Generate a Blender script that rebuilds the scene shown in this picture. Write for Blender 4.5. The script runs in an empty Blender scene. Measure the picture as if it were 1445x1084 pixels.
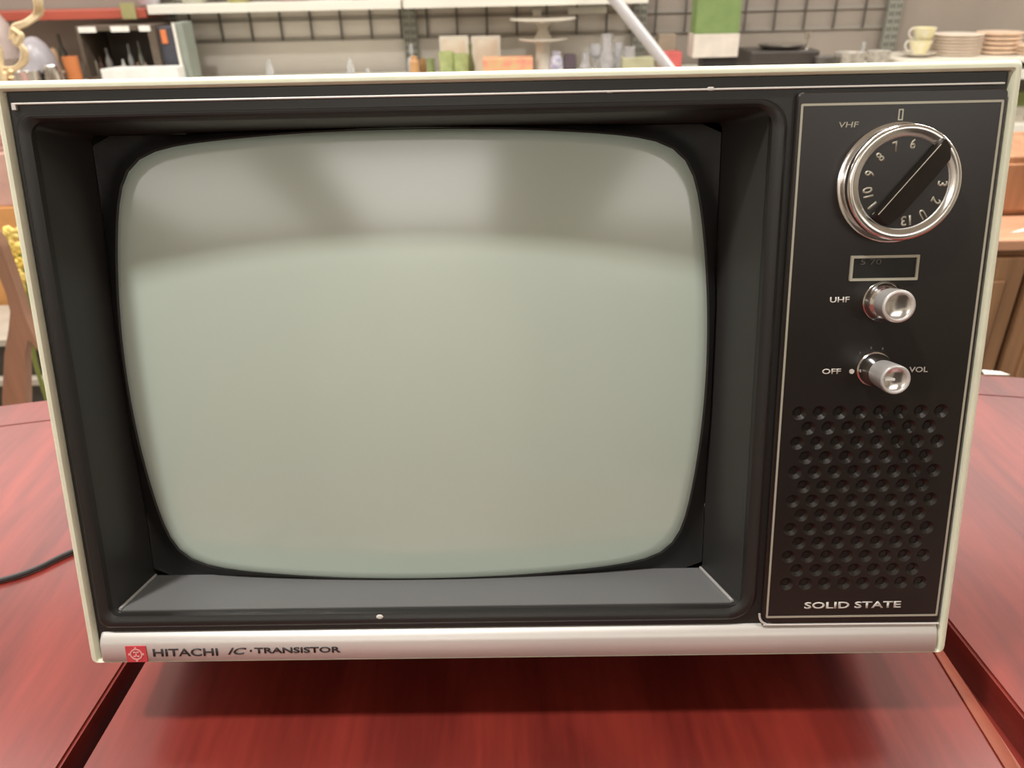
import bpy, bmesh, math, random
from mathutils import Vector, Matrix
R = math.radians
PI = math.pi
sc = bpy.context.scene
C = sc.collection
rnd = random.Random(7)

# ------------------------------------------------------------------ camera
TABLE_Z = 0.76
TV_O = Vector((-0.00164, 0.32229, TABLE_Z + 0.055))      # middle of the set's lower front edge
TILT, YAW = R(14.0854), R(-0.7428)
CAM = Vector((0, 0, TV_O.z + 0.35435))
PITCH, ROLL, FPX = R(28.266), R(-1.3057), 1085.0
cam_rot = Matrix.Rotation(PI / 2 - PITCH, 3, 'X') @ Matrix.Rotation(ROLL, 3, 'Z')
cd = bpy.data.cameras.new('camera')
cam = bpy.data.objects.new('camera', cd)
C.objects.link(cam)
cam.matrix_world = Matrix.Translation(CAM) @ cam_rot.to_4x4()
cd.sensor_fit = 'HORIZONTAL'
cd.sensor_width = 36
cd.lens = FPX / 1445 * 36
cd.clip_start = 0.01
cd.dof.use_dof = True
cd.dof.focus_distance = 0.43
cd.dof.aperture_fstop = 12
sc.camera = cam
sc.view_settings.view_transform = 'Standard'
sc.view_settings.look = 'None'
sc.view_settings.gamma = 1
sc.view_settings.use_curve_mapping = False
sc.view_settings.exposure = 0.0

# ------------------------------------------------------------------ light
w = bpy.data.worlds.new('world')
sc.world = w
w.use_nodes = True
w.node_tree.nodes['Background'].inputs[0].default_value = (1.0, 0.94, 0.86, 1)
w.node_tree.nodes['Background'].inputs[1].default_value = 0.35
CEIL = 3.0


def area(name, x, y, sx, sy, power, col=(1.0, 0.975, 0.93), z=CEIL - 0.06):
    l = bpy.data.lights.new(name, 'AREA')
    l.shape = 'RECTANGLE'
    l.size, l.size_y = sx, sy
    l.energy = power
    l.color = col
    o = bpy.data.objects.new(name, l)
    C.objects.link(o)
    o.location = (x, y, z)
    return o


area('ceiling_lamp_or_fill', -0.74, 0.08, 0.15, 0.15, 40)
area('ceiling_lamp_or_fill', 0.42, 0.08, 0.15, 0.15, 7)
for lx in (-4, -2, 0, 2, 4):
    area('ceiling_lamp_or_fill', lx, 1.30, 1.2, 0.3, 44)
    area('ceiling_lamp_or_fill', lx, 3.9, 1.9, 2.2, 28)
for lx, ww, pw in ((-3.0, 1.8, 34), (-0.65, 1.5, 48), (2.5, 2.2, 46)):
    area('ceiling_lamp_or_fill', lx, -3.95, ww, 2.0, pw)  # fill panels added behind the camera to brighten the screen and its reflections


# ------------------------------------------------------------------ helpers
def at(px, py, Y):
    d = cam_rot @ Vector(((px - 722.5) / FPX, -(py - 542) / FPX, -1))
    return CAM + d * (Y / d.y)


def lin(r, g, b):
    f = lambda c: (c / 255 / 12.92) if c / 255 <= 0.04045 else ((c / 255 + 0.055) / 1.055) ** 2.4
    return (f(r), f(g), f(b), 1)


def mat(name, col, rough=0.5, metal=0.0, var=0.0, scale=20, coat=0.0, trans=0.0, spec=0.5, ior=1.5, bump=0.0,
        coat_rough=0.05, stretch=(1, 1, 1), col2=None, alpha=1.0):
    m = bpy.data.materials.new(name)
    m.use_nodes = True
    nt = m.node_tree
    b = nt.nodes['Principled BSDF']
    b.inputs['Base Color'].default_value = col
    b.inputs['Roughness'].default_value = rough
    b.inputs['Metallic'].default_value = metal
    b.inputs['Coat Weight'].default_value = coat
    b.inputs['Coat Roughness'].default_value = coat_rough
    b.inputs['Transmission Weight'].default_value = trans
    b.inputs['Specular IOR Level'].default_value = spec
    b.inputs['IOR'].default_value = ior
    b.inputs['Alpha'].default_value = alpha
    if var or col2 or bump:
        tc = nt.nodes.new('ShaderNodeTexCoord')
        mp = nt.nodes.new('ShaderNodeMapping')
        mp.inputs['Scale'].default_value = stretch
        n = nt.nodes.new('ShaderNodeTexNoise')
        n.inputs['Scale'].default_value = scale
        n.inputs['Detail'].default_value = 5
        nt.links.new(tc.outputs['Object'], mp.inputs[0])
        nt.links.new(mp.outputs[0], n.inputs['Vector'])
        if var or col2:
            cr = nt.nodes.new('ShaderNodeValToRGB')
            c2 = col2 or tuple([min(1, c * (1 + var)) for c in col[:3]] + [1])
            c1 = col if col2 else tuple([c * (1 - var) for c in col[:3]] + [1])
            cr.color_ramp.elements[0].position = 0.32
            cr.color_ramp.elements[1].position = 0.68
            cr.color_ramp.elements[0].color = c1
            cr.color_ramp.elements[1].color = c2
            nt.links.new(n.outputs['Fac'], cr.inputs[0])
            nt.links.new(cr.outputs[0], b.inputs['Base Color'])
        if bump:
            bp = nt.nodes.new('ShaderNodeBump')
            bp.inputs['Strength'].default_value = bump
            bp.inputs['Distance'].default_value = 0.001
            nt.links.new(n.outputs['Fac'], bp.inputs['Height'])
            nt.links.new(bp.outputs[0], b.inputs['Normal'])
    return m


def finish(bm, name, m, parent=None, smooth=False, angle=35):
    bmesh.ops.recalc_face_normals(bm, faces=bm.faces)
    me = bpy.data.meshes.new(name)
    bm.to_mesh(me)
    bm.free()
    if smooth:
        for p in me.polygons:
            p.use_smooth = True
        try:
            me.set_sharp_from_angle(angle=R(angle))
        except Exception:
            pass
    for mm in (m if isinstance(m, (list, tuple)) else [m]):
        me.materials.append(mm)
    o = bpy.data.objects.new(name, me)
    C.objects.link(o)
    if parent is not None:
        o.parent = parent
    return o


def tag(o, label=None, cat=None, group=None, kind=None):
    if label: o['label'] = label
    if cat: o['category'] = cat
    if group: o['group'] = group
    if kind: o['kind'] = kind
    return o


def empty(name, loc, rot=(0, 0, 0)):
    o = bpy.data.objects.new(name, None)
    o.empty_display_size = 0.05
    C.objects.link(o)
    o.location = loc
    o.rotation_euler = rot
    return o


def box(bm, x0, x1, y0, y1, z0, z1, bev=0.0, M=None, seg=2):
    r = bmesh.ops.create_cube(bm, size=1)
    vs = r['verts']
    bmesh.ops.scale(bm, vec=(x1 - x0, y1 - y0, z1 - z0), verts=vs)
    bmesh.ops.translate(bm, vec=((x0 + x1) / 2, (y0 + y1) / 2, (z0 + z1) / 2), verts=vs)
    if bev:
        es = list({e for v in vs for e in v.link_edges})
        g = bmesh.ops.bevel(bm, geom=es, offset=bev, segments=seg, affect='EDGES', profile=0.5)
        vs = list({v for f in g['faces'] for v in f.verts} | {v for v in vs if v.is_valid})
    if M is not None:
        bmesh.ops.transform(bm, matrix=M, verts=vs)
    return vs


def lathe(bm, prof, seg=40, M=None, cap=False):
    """prof: (radius, height); axis = Z"""
    rings = []
    for r, h in prof:
        if r < 1e-6:
            rings.append([bm.verts.new((0, 0, h))])
        else:
            rings.append([bm.verts.new((r * math.cos(2 * PI * k / seg), r * math.sin(2 * PI * k / seg), h)) for k in range(seg)])
    for a, b in zip(rings, rings[1:]):
        for k in range(seg):
            k2 = (k + 1) % seg
            if len(a) == 1 and len(b) == 1: continue
            if len(a) == 1: bm.faces.new((a[0], b[k], b[k2]))
            elif len(b) == 1: bm.faces.new((a[k], a[k2], b[0]))
            else: bm.faces.new((a[k], a[k2], b[k2], b[k]))
    if cap:
        for rr in (rings[0], rings[-1]):
            if len(rr) > 2: bm.faces.new(rr)
    vs = [v for r_ in rings for v in r_]
    if M is not None:
        bmesh.ops.transform(bm, matrix=M, verts=vs)
    return vs


def tube(bm, pts, rad, seg=10, closed=False):
    pts = [Vector(p) for p in pts]
    n = len(pts)
    rings = []
    up = Vector((0, 0, 1))
    prev = None
    for i, p in enumerate(pts):
        a = pts[(i - 1) % n] if (i or closed) else p
        b = pts[(i + 1) % n] if (i < n - 1 or closed) else p
        t = (b - a).normalized()
        if prev is None:
            s = t.cross(up)
            if s.length < 1e-3: s = t.cross(Vector((1, 0, 0)))
            s.normalize()
        else:
            s = (prev - t * prev.dot(t)).normalized()
        prev = s
        u = s.cross(t)
        r = rad[i] if isinstance(rad, (list, tuple)) else rad
        rings.append([bm.verts.new(p + s * r * math.cos(2 * PI * k / seg) + u * r * math.sin(2 * PI * k / seg)) for k in range(seg)])
    m = n if closed else n - 1
    for i in range(m):
        a, b = rings[i], rings[(i + 1) % n]
        for k in range(seg):
            k2 = (k + 1) % seg
            bm.faces.new((a[k], a[k2], b[k2], b[k]))
    if not closed:
        bm.faces.new(rings[0][::-1])
        bm.faces.new(rings[-1])


def spline(pts, n=8):
    P = [Vector(p) for p in pts]
    P = [P[0] * 2 - P[1]] + P + [P[-1] * 2 - P[-2]]
    out = []
    for i in range(1, len(P) - 2):
        for k in range(n):
            t = k / n
            a, b, c, d = P[i - 1], P[i], P[i + 1], P[i + 2]
            out.append(0.5 * ((2 * b) + (c - a) * t + (2 * a - 5 * b + 4 * c - d) * t * t + (3 * b - a - 3 * c + d) * t ** 3))
    out.append(P[-2])
    return out


def prism(bm, poly, y0, y1, plane='xz', M=None):
    def mk(p, d):
        return (p[0], d, p[1]) if plane == 'xz' else (p[0], p[1], d)
    a = [bm.verts.new(mk(p, y0)) for p in poly]
    b = [bm.verts.new(mk(p, y1)) for p in poly]
    bm.faces.new(a)
    bm.faces.new(b[::-1])
    n = len(poly)
    for i in range(n):
        j = (i + 1) % n
        bm.faces.new((a[i], b[i], b[j], a[j]))
    if M is not None:
        bmesh.ops.transform(bm, matrix=M, verts=a + b)
    return a + b


def loft(bm, rings, close_first=False, close_last=False):
    rr = [[bm.verts.new(p) for p in r] for r in rings]
    n = len(rr[0])
    for a, b in zip(rr, rr[1:]):
        for k in range(n):
            k2 = (k + 1) % n
            bm.faces.new((a[k], a[k2], b[k2], b[k]))
    if close_first: bm.faces.new(rr[0])
    if close_last: bm.faces.new(rr[-1])


def rrect(x0, x1, z0, z1, r, seg=8, y=0.0):
    """rounded rectangle outline in the xz plane, 4*(seg+1) points"""
    if not isinstance(r, (tuple, list)): r = (r,) * 4       # br, tr, tl, bl
    out = []
    for (cx, cz, a0, rr) in ((x1 - r[0], z0 + r[0], -90, r[0]), (x1 - r[1], z1 - r[1], 0, r[1]),
                             (x0 + r[2], z1 - r[2], 90, r[2]), (x0 + r[3], z0 + r[3], 180, r[3])):
        for k in range(seg + 1):
            a = R(a0 + 90 * k / seg)
            out.append(Vector((cx + rr * math.cos(a), y, cz + rr * math.sin(a))))
    return out


def text_obj(s, name, m, parent, x, z, h, width=None, y=-0.0002, depth=0.0003, shear=0.0, bold=0.0, rot=0.0, anchor='c'):
    """raised lettering in the xz plane, facing -y; (x,z) centre (anchor c) or left-baseline-middle (anchor l)"""
    cu = bpy.data.curves.new('t', 'FONT')
    cu.body = s
    cu.size = 1
    cu.shear = shear
    cu.offset = bold
    cu.resolution_u = 3
    to = bpy.data.objects.new('t', cu)
    C.objects.link(to)
    bpy.context.view_layer.update()
    me = bpy.data.meshes.new_from_object(to.evaluated_get(bpy.context.evaluated_depsgraph_get()))
    bpy.data.objects.remove(to)
    xs = [v.co.x for v in me.vertices]
    ys = [v.co.y for v in me.vertices]
    x0, x1, y0, y1 = min(xs), max(xs), min(ys), max(ys)
    sz = h / (y1 - y0)
    sx = (width / (x1 - x0)) if width else sz
    bm = bmesh.new()
    bm.from_mesh(me)
    bpy.data.meshes.remove(me)
    ox = (x0 + x1) / 2 if anchor == 'c' else x0
    ca, sa = math.cos(rot), math.sin(rot)
    for v in bm.verts:
        a, b = (v.co.x - ox) * sx, (v.co.y - (y0 + y1) / 2) * sz
        v.co = Vector((x + a * ca - b * sa, 0, z + a * sa + b * ca))
    g = bmesh.ops.extrude_face_region(bm, geom=list(bm.faces))
    for e in g['geom']:
        if isinstance(e, bmesh.types.BMVert): e.co.y -= depth
    for v in bm.verts: v.co.y += y
    return finish(bm, name, m, parent)


# ------------------------------------------------------------------ materials
M_cream = mat('cream_enamel', lin(228, 230, 206), 0.38, var=0.05, scale=60, bump=0.05)
M_black = mat('black_plastic', lin(30, 28, 26), 0.40, var=0.15, scale=8)
M_funnel = mat('satin_black_plastic', lin(48, 47, 46), 0.36, var=0.10, scale=6)
M_panel = mat('gloss_black_panel', lin(30, 25, 22), 0.30, var=0.15, scale=9)
M_mask = mat('black_rubber_mask', lin(16, 15, 13), 0.55, var=0.1, scale=20)
M_chrome = mat('chrome', (0.75, 0.73, 0.72, 1), 0.16, 1.0, var=0.06, scale=80)
M_alu = mat('brushed_silver', (0.74, 0.71, 0.68, 1), 0.45, 0.5, var=0.05, scale=60, stretch=(0.05, 1, 1))
M_knob = mat('satin_chrome', (0.78, 0.75, 0.73, 1), 0.32, 0.55, var=0.06, scale=80)
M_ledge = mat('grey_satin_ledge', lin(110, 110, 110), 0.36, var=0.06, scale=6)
M_line = mat('silver_print', lin(178, 174, 158), 0.45, 0.2)
M_white = mat('white_print', lin(215, 212, 205), 0.5)
M_dim = mat('dim_print', lin(88, 86, 80), 0.6)
M_ink = mat('dark_ink', lin(52, 44, 46), 0.5)
M_red = mat('red_emblem', lin(205, 70, 78), 0.45)
M_redlight = mat('pale_emblem_print', lin(232, 170, 165), 0.45)
M_rear = mat('rear_housing_black', lin(30, 30, 30), 0.5, var=0.2, scale=20)


def screen_mat():
    m = mat('picture_tube_glass', lin(186, 200, 188), 0.5, coat=1.0, coat_rough=0.15, var=0.03, scale=3)
    m.node_tree.nodes['Principled BSDF'].inputs['Coat IOR'].default_value = 1.65
    return m


M_screen = screen_mat()


def mahogany():
    m = bpy.data.materials.new('mahogany_gloss')
    m.use_nodes = True
    nt = m.node_tree
    b = nt.nodes['Principled BSDF']
    tc = nt.nodes.new('ShaderNodeTexCoord')
    mp = nt.nodes.new('ShaderNodeMapping')
    mp.inputs['Scale'].default_value = (9, 1.6, 9)
    mp.inputs['Rotation'].default_value = (0, 0, R(6))
    n = nt.nodes.new('ShaderNodeTexNoise')
    n.inputs['Scale'].default_value = 2.2
    n.inputs['Detail'].default_value = 6
    n.inputs['Distortion'].default_value = 0.8
    mp2 = nt.nodes.new('ShaderNodeMapping')
    mp2.inputs['Scale'].default_value = (60, 5, 60)
    n2 = nt.nodes.new('ShaderNodeTexNoise')
    n2.inputs['Scale'].default_value = 3
    n2.inputs['Detail'].default_value = 3
    cr = nt.nodes.new('ShaderNodeValToRGB')
    e = cr.color_ramp.elements
    e[0].position = 0.28
    e[0].color = (0.078, 0.006, 0.004, 1)
    e[1].position = 0.74
    e[1].color = (0.27, 0.030, 0.020, 1)
    mx = nt.nodes.new('ShaderNodeMix')
    mx.data_type = 'FLOAT'
    mx.inputs[0].default_value = 0.25
    L = nt.links.new
    L(tc.outputs['Object'], mp.inputs[0]); L(mp.outputs[0], n.inputs['Vector'])
    L(tc.outputs['Object'], mp2.inputs[0]); L(mp2.outputs[0], n2.inputs['Vector'])
    L(n.outputs['Fac'], mx.inputs[2]); L(n2.outputs['Fac'], mx.inputs[3])
    L(mx.outputs[0], cr.inputs[0]); L(cr.outputs[0], b.inputs['Base Color'])
    b.inputs['Roughness'].default_value = 0.42
    b.inputs['Specular IOR Level'].default_value = 0.2
    b.inputs['Coat Weight'].default_value = 1.0
    b.inputs['Coat Roughness'].default_value = 0.21
    b.inputs['Coat IOR'].default_value = 1.6
    # a few fine scratches in the varnish
    bp = nt.nodes.new('ShaderNodeBump')
    bp.inputs['Strength'].default_value = 0.08
    bp.inputs['Distance'].default_value = 0.0006
    L(n2.outputs['Fac'], bp.inputs['Height'])
    L(bp.outputs[0], b.inputs['Normal'])
    return m


M_mahog = mahogany()
M_mahog_edge = mat('mahogany_edge', lin(150, 75, 55), 0.35, coat=0.6, var=0.2, scale=25, coat_rough=0.2)
M_gapshade = mat('gap_shade_wood', lin(30, 14, 12), 0.7, var=0.2)

# ------------------------------------------------------------------ setting
def slab(name, x0, x1, y0, y1, z0, z1, m):
    bm = bmesh.new()
    box(bm, x0, x1, y0, y1, z0, z1)
    o = finish(bm, name, m)
    o['kind'] = 'structure'
    return o


M_floor = mat('floor_vinyl', lin(150, 140, 128), 0.4, var=0.15, scale=3)
M_wall = mat('wall_paint', lin(196, 188, 174), 0.8, var=0.04, scale=2)
M_ceil = mat('ceiling_tile', lin(228, 224, 214), 0.9, var=0.04, scale=5)
slab('floor', -5, 5, -5, 5.5, -0.1, 0, M_floor)
slab('ceiling', -5, 5, -5, 5.5, CEIL, CEIL + 0.1, M_ceil)
slab('wall_back', -5, 5, 5.5, 5.6, 0, CEIL, M_wall)
slab('wall_front', -5, 5, -5.1, -5, 0, CEIL, M_wall)
slab('wall_left', -5.1, -5, -5, 5.5, 0, CEIL, M_wall)
slab('wall_right', 5, 5.1, -5, 5.5, 0, CEIL, M_wall)

# ------------------------------------------------------------------ table
tbl = empty('dining_table', (0, 0.305, 0), (0, 0, R(0.8)))
tag(tbl, 'glossy red mahogany extension dining table under the television', 'table')


def table_outline(a, b, x0, x1, n=40):
    """far and near curve between two seam lines; x0/x1 are functions of y or None for the table end"""
    e = 2.5
    pts = []
    N = 160
    for k in range(N):
        t = 2 * PI * k / N
        c, s = math.cos(t), math.sin(t)
        pts.append((a * math.copysign(abs(c) ** (2 / e), c), b * math.copysign(abs(s) ** (2 / e), s)))
    def clip(poly, f, keep_right):
        out = []
        m = len(poly)
        def d(p): return (p[0] - f(p[1])) * (1 if keep_right else -1)
        for i in range(m):
            p, q = poly[i], poly[(i + 1) % m]
            dp, dq = d(p), d(q)
            if dp >= 0: out.append(p)
            if dp * dq < 0:
                t = dp / (dp - dq)
                out.append((p[0] + (q[0] - p[0]) * t, p[1] + (q[1] - p[1]) * t))
        return out
    if x0: pts = clip(pts, x0, True)
    if x1: pts = clip(pts, x1, False)
    return pts


def yl(y): return y + 0.305      # table-local y -> world-ish y used when the seams were measured
seamL0 = lambda y: -0.2736 + 0.085 * (yl(y) - 0.2955)
seamL1 = lambda y: -0.2596 + 0.071 * (yl(y) - 0.2951)
seamR0 = lambda y: 0.2786 + 0.03 * (yl(y) - 0.2866)
seamR0b = lambda y: 0.2865 + 0.0 * (yl(y) - 0.2936)
seamR1 = lambda y: 0.3085 - 0.065 * (yl(y) - 0.329)
TT = 0.026


def board(name, f0, f1):
    bm = bmesh.new()
    o_ = table_outline(1.0, 0.488, f0, f1)
    prism(bm, o_, TABLE_Z - TT, TABLE_Z, plane='xy')
    es = [e for e in bm.edges if all(v.co.z > TABLE_Z - 1e-4 for v in e.verts)]
    bmesh.ops.bevel(bm, geom=es, offset=0.0018, segments=2, affect='EDGES')
    return finish(bm, name, M_mahog, tbl, smooth=True, angle=30)


board('table_leaf', None, seamL0)
board('table_leaf', seamR1, None)
mid = board('table_leaf', seamL1, seamR0)
# chamfered edge moulding on the right side of the middle leaf
bm = bmesh.new()
loft(bm, [[(seamR0(y) + 0.0002, y, TABLE_Z - 0.0006), (seamR0b(y) + 0.005, y, TABLE_Z - 0.006), (seamR0b(y) + 0.005, y, TABLE_Z - TT), (seamR0(y) + 0.0002, y, TABLE_Z - TT)]
          for y in (-0.455, -0.2, 0, 0.2, 0.455)], True, True)
finish(bm, 'edge_moulding', M_mahog_edge, mid)
# rim groove: thin inlay line running parallel to the outer edge
bm = bmesh.new()
out = table_outline(0.955, 0.441, None, None)
inn = table_outline(0.953, 0.4395, None, None)
loft(bm, [[(p[0], p[1], TABLE_Z + 0.0004) for p in out], [(p[0], p[1], TABLE_Z + 0.0004) for p in inn],
          [(p[0], p[1], TABLE_Z - 0.001) for p in inn], [(p[0], p[1], TABLE_Z - 0.001) for p in out], [(p[0], p[1], TABLE_Z + 0.0004) for p in out]])
finish(bm, 'inlay_line', mat('dark_inlay', lin(95, 40, 35), 0.4), tbl)
# support rail that shows through the right-hand gap, apron and legs
bm = bmesh.new()
box(bm, 0.20, 0.40, -0.40, 0.40, TABLE_Z - TT - 0.03, TABLE_Z - TT)
finish(bm, 'slide_rail', M_mahog, tbl)
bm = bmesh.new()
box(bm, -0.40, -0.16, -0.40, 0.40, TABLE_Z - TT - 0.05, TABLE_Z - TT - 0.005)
finish(bm, 'slide_rail', M_gapshade, tbl)  # added below the left gap, its near-black colour stands for the gap's shade
bm = bmesh.new()
for (x0, x1, y0, y1) in ((-0.80, 0.80, 0.36, 0.385), (-0.80, 0.80, -0.385, -0.36), (-0.80, -0.775, -0.36, 0.36), (0.775, 0.80, -0.36, 0.36)):
    box(bm, x0, x1, y0, y1, TABLE_Z - TT - 0.11, TABLE_Z - TT - (0.03 if x1 - x0 > 1 else 0))
finish(bm, 'apron', M_mahog, tbl)
for sx in (-1, 1):
    for sy in (-1, 1):
        bm = bmesh.new()
        zt = TABLE_Z - TT
        lathe(bm, [(0.022, 0), (0.028, 0.02), (0.020, 0.05), (0.030, 0.16), (0.036, 0.30), (0.024, 0.42), (0.040, 0.50), (0.026, 0.56), (0.042, 0.59), (0.042, zt)], 24,
              Matrix.Translation((sx * 0.76, sy * 0.34, 0)), True)
        finish(bm, 'leg', M_mahog, tbl, smooth=True)

# ------------------------------------------------------------------ television
tv = empty('television', TV_O, (-TILT, 0, YAW))
tag(tv, 'vintage black portable television with cream casing, grey screen and silver dial', 'television')
HW, H, DEP = 0.25, 0.3215, 0.215
# casing: a thin-walled sleeve
bm = bmesh.new()
T = 0.0048
def ring(x, z0, z1, y, r): return [tuple(v) for v in rrect(-x, x, z0, z1, r, 4, y)]
loft(bm, [ring(HW - T, T * 0.3, H - T, 0.010, 0.001), ring(HW - T, T * 0.3, H - T, -0.001, 0.001),
          ring(HW - T + 0.0010, 0.0004, H - T + 0.0010, -0.0025, 0.0015),
          ring(HW - 0.0024, 0.0004, H - 0.0024, -0.0026, 0.002), ring(HW - 0.0012, 0.0002, H - 0.0012, -0.0020, 0.0025),
          ring(HW - 0.0003, 0.0001, H - 0.0003, -0.0008, 0.003), ring(HW, 0, H, 0.0008, 0.003),
          ring(HW, 0, H, DEP, 0.003), ring(HW - T, T, H - T, DEP, 0.002), ring(HW - T, T, H - T, 0.05, 0.002)])
finish(bm, 'casing', M_cream, tv, smooth=True)
# dark underside
bm = bmesh.new()
box(bm, -HW + 0.006, HW - 0.006, 0.006, DEP - 0.004, -0.0012, -0.0001)
finish(bm, 'underside', M_rear, tv)
# rear housing
bm = bmesh.new()
loft(bm, [ring(HW - 0.006, 0.006, H - 0.006, DEP - 0.01, 0.01), ring(HW - 0.012, 0.02, H - 0.012, DEP + 0.005, 0.01),
          ring(HW - 0.06, 0.06, H - 0.05, DEP + 0.045, 0.02), ring(HW - 0.075, 0.075, H - 0.065, DEP + 0.055, 0.02)], False, True)
finish(bm, 'rear_housing', M_rear, tv, smooth=True)

# front plate (black) with the mouth cut out, and a raised rounded lip around the mouth
MX0, MX1, MZ0, MZ1, MR = -0.2345, 0.1308, 0.0295, 0.3015, (0.011, 0.010, 0.010, 0.008)
bm = bmesh.new()
loft(bm, [[tuple(v) for v in rrect(-0.2446, 0.2446, 0.0035, H - 0.0052, 0.001, 8, 0.010)],
          [tuple(v) for v in rrect(-0.2446, 0.2446, 0.0035, H - 0.0052, 0.001, 8, 0.0012)],
          [tuple(v) for v in rrect(-0.2425, 0.1395, 0.0212, 0.3062, (0.016, 0.014, 0.008, 0.006), 8, 0.0012)],
          [tuple(v) for v in rrect(-0.2418, 0.1388, 0.0220, 0.3058, (0.016, 0.014, 0.008, 0.006), 8, -0.0006)],
          [tuple(v) for v in rrect(-0.2405, 0.1372, 0.0236, 0.3050, (0.015, 0.014, 0.008, 0.006), 8, -0.0016)],
          [tuple(v) for v in rrect(-0.2385, 0.1345, 0.0262, 0.3038, (0.013, 0.012, 0.008, 0.006), 8, -0.0014)],
          [tuple(v) for v in rrect(-0.2355, 0.1318, 0.0287, 0.3025, (0.011, 0.010, 0.008, 0.006), 8, 0.0002)],
          [tuple(v) for v in rrect(MX0, MX1, MZ0, MZ1, 0.004, 8, 0.003)]])
fp = finish(bm, 'front_plate', M_black, tv, smooth=True)

# the deep surround between mouth and tube: four walls that end on a flat back
BX0, BX1, BZ0, BZ1 = -0.2285, 0.1180, 0.0318, 0.2985
bm = bmesh.new()
loft(bm, [[tuple(v) for v in rrect(MX0, MX1, MZ0, MZ1, 0.004, 8, 0.0028)],
          [tuple(v) for v in rrect(MX0 + 0.001, MX1 - 0.0015, MZ0 + 0.0004, MZ1 - 0.0004, 0.003, 8, 0.006)],
          [tuple(v) for v in rrect(BX0, BX1, BZ0, BZ1, 0.0035, 8, 0.0430)]])
finish(bm, 'screen_surround', M_funnel, tv, smooth=True, angle=40)


# grey ledge forming the floor of the surround
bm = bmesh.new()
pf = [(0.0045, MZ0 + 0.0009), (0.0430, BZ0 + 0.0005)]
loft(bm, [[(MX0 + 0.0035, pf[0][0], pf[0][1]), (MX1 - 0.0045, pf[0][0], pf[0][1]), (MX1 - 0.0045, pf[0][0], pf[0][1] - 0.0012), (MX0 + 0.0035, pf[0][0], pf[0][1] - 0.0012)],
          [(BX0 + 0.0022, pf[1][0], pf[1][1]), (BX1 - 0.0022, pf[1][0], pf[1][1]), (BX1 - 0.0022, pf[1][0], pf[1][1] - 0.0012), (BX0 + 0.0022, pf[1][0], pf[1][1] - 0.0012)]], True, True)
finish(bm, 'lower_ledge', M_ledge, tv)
# bright metal rods standing in for highlights where side walls meet the ledge
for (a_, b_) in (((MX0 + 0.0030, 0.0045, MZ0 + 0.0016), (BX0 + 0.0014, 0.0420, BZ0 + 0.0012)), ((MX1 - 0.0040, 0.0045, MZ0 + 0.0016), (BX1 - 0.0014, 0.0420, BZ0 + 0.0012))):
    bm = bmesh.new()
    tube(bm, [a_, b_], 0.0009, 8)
    finish(bm, 'corner_glint', M_knob, tv, smooth=True)


SCX, SCZ = -0.0555, 0.1650


def scr(t, k=1.0):
    """outline of the tube face: barrel with rounded corners"""
    c, s = math.cos(t), math.sin(t)
    lo, hi = 0.0, 0.3
    for _ in range(40):
        r = (lo + hi) / 2
        x, z = abs(r * c), abs(r * s)
        f = (z / max(0.02, 0.1322 - 0.36 * x * x)) ** 13 + (x / max(0.02, 0.1682 - 0.85 * z * z)) ** 13
        if f > 1: hi = r
        else: lo = r
    r = lo * k
    return r * c, r * s


def tube_depth(x, z):
    return 0.0248 + 0.36 * (x * x) + 0.42 * (z * z)


N = 128
# black moulded mask round the tube
bm = bmesh.new()
rings = []
for (k, dy) in ((9, 0.0428), (1.06, 0.0405), (1.035, 0.0385), (1.012, 0.0385), (1.0, 0.0400)):
    rg = []
    for i in range(N):
        t = 2 * PI * i / N
        if k > 2:      # meets the surround's rectangular back edge
            c, s = math.cos(t), math.sin(t)
            qx = (BX1 - SCX if c > 0 else SCX - BX0) - 0.0004
            qz = (BZ1 - SCZ if s > 0 else SCZ - BZ0) - 0.0004
            q = min(qx / max(abs(c), 1e-6), qz / max(abs(s), 1e-6))
            rg.append((SCX + q * c, dy, SCZ + q * s))
            continue
        x, z = scr(t, k)
        x = min(max(SCX + x, BX0 + 0.0005), BX1 - 0.0005)
        z = min(max(SCZ + z, BZ0 + 0.0003), BZ1 - 0.0003)
        if k <= 1.06: dd = tube_depth(x - SCX, z - SCZ) + 0.0008 * (1 if k > 1.0 else 3.0) + (k - 1) * 0.05
        else: dd = dy
        rg.append((x, min(dd, dy + 0.006), z))
    rings.append(rg)
loft(bm, rings)
finish(bm, 'tube_mask', M_mask, tv, smooth=True)
# the tube face
bm = bmesh.new()
rings = []
for k in (1.012, 1.0, 0.985, 0.96, 0.9, 0.8, 0.65, 0.5, 0.35, 0.2, 0.08):
    rg = []
    for i in range(N):
        t = 2 * PI * i / N
        x, z = scr(t, k)
        d = tube_depth(x, z)
        if k > 0.985: d += (k - 0.985) * 0.10
        rg.append((SCX + x, d, SCZ + z))
    rings.append(rg)
loft(bm, rings, False, True)
finish(bm, 'picture_tube', M_screen, tv, smooth=True, angle=60)

# thin silver line along the top of the front plate
bm = bmesh.new()
box(bm, -0.2420, 0.2428, -0.0006, 0.0016, 0.3103, 0.3113, 0.0003)
box(bm, -0.2424, -0.2402, -0.0007, 0.0016, 0.3078, 0.3112, 0.0003)
finish(bm, 'top_trim', M_alu, tv)
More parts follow.
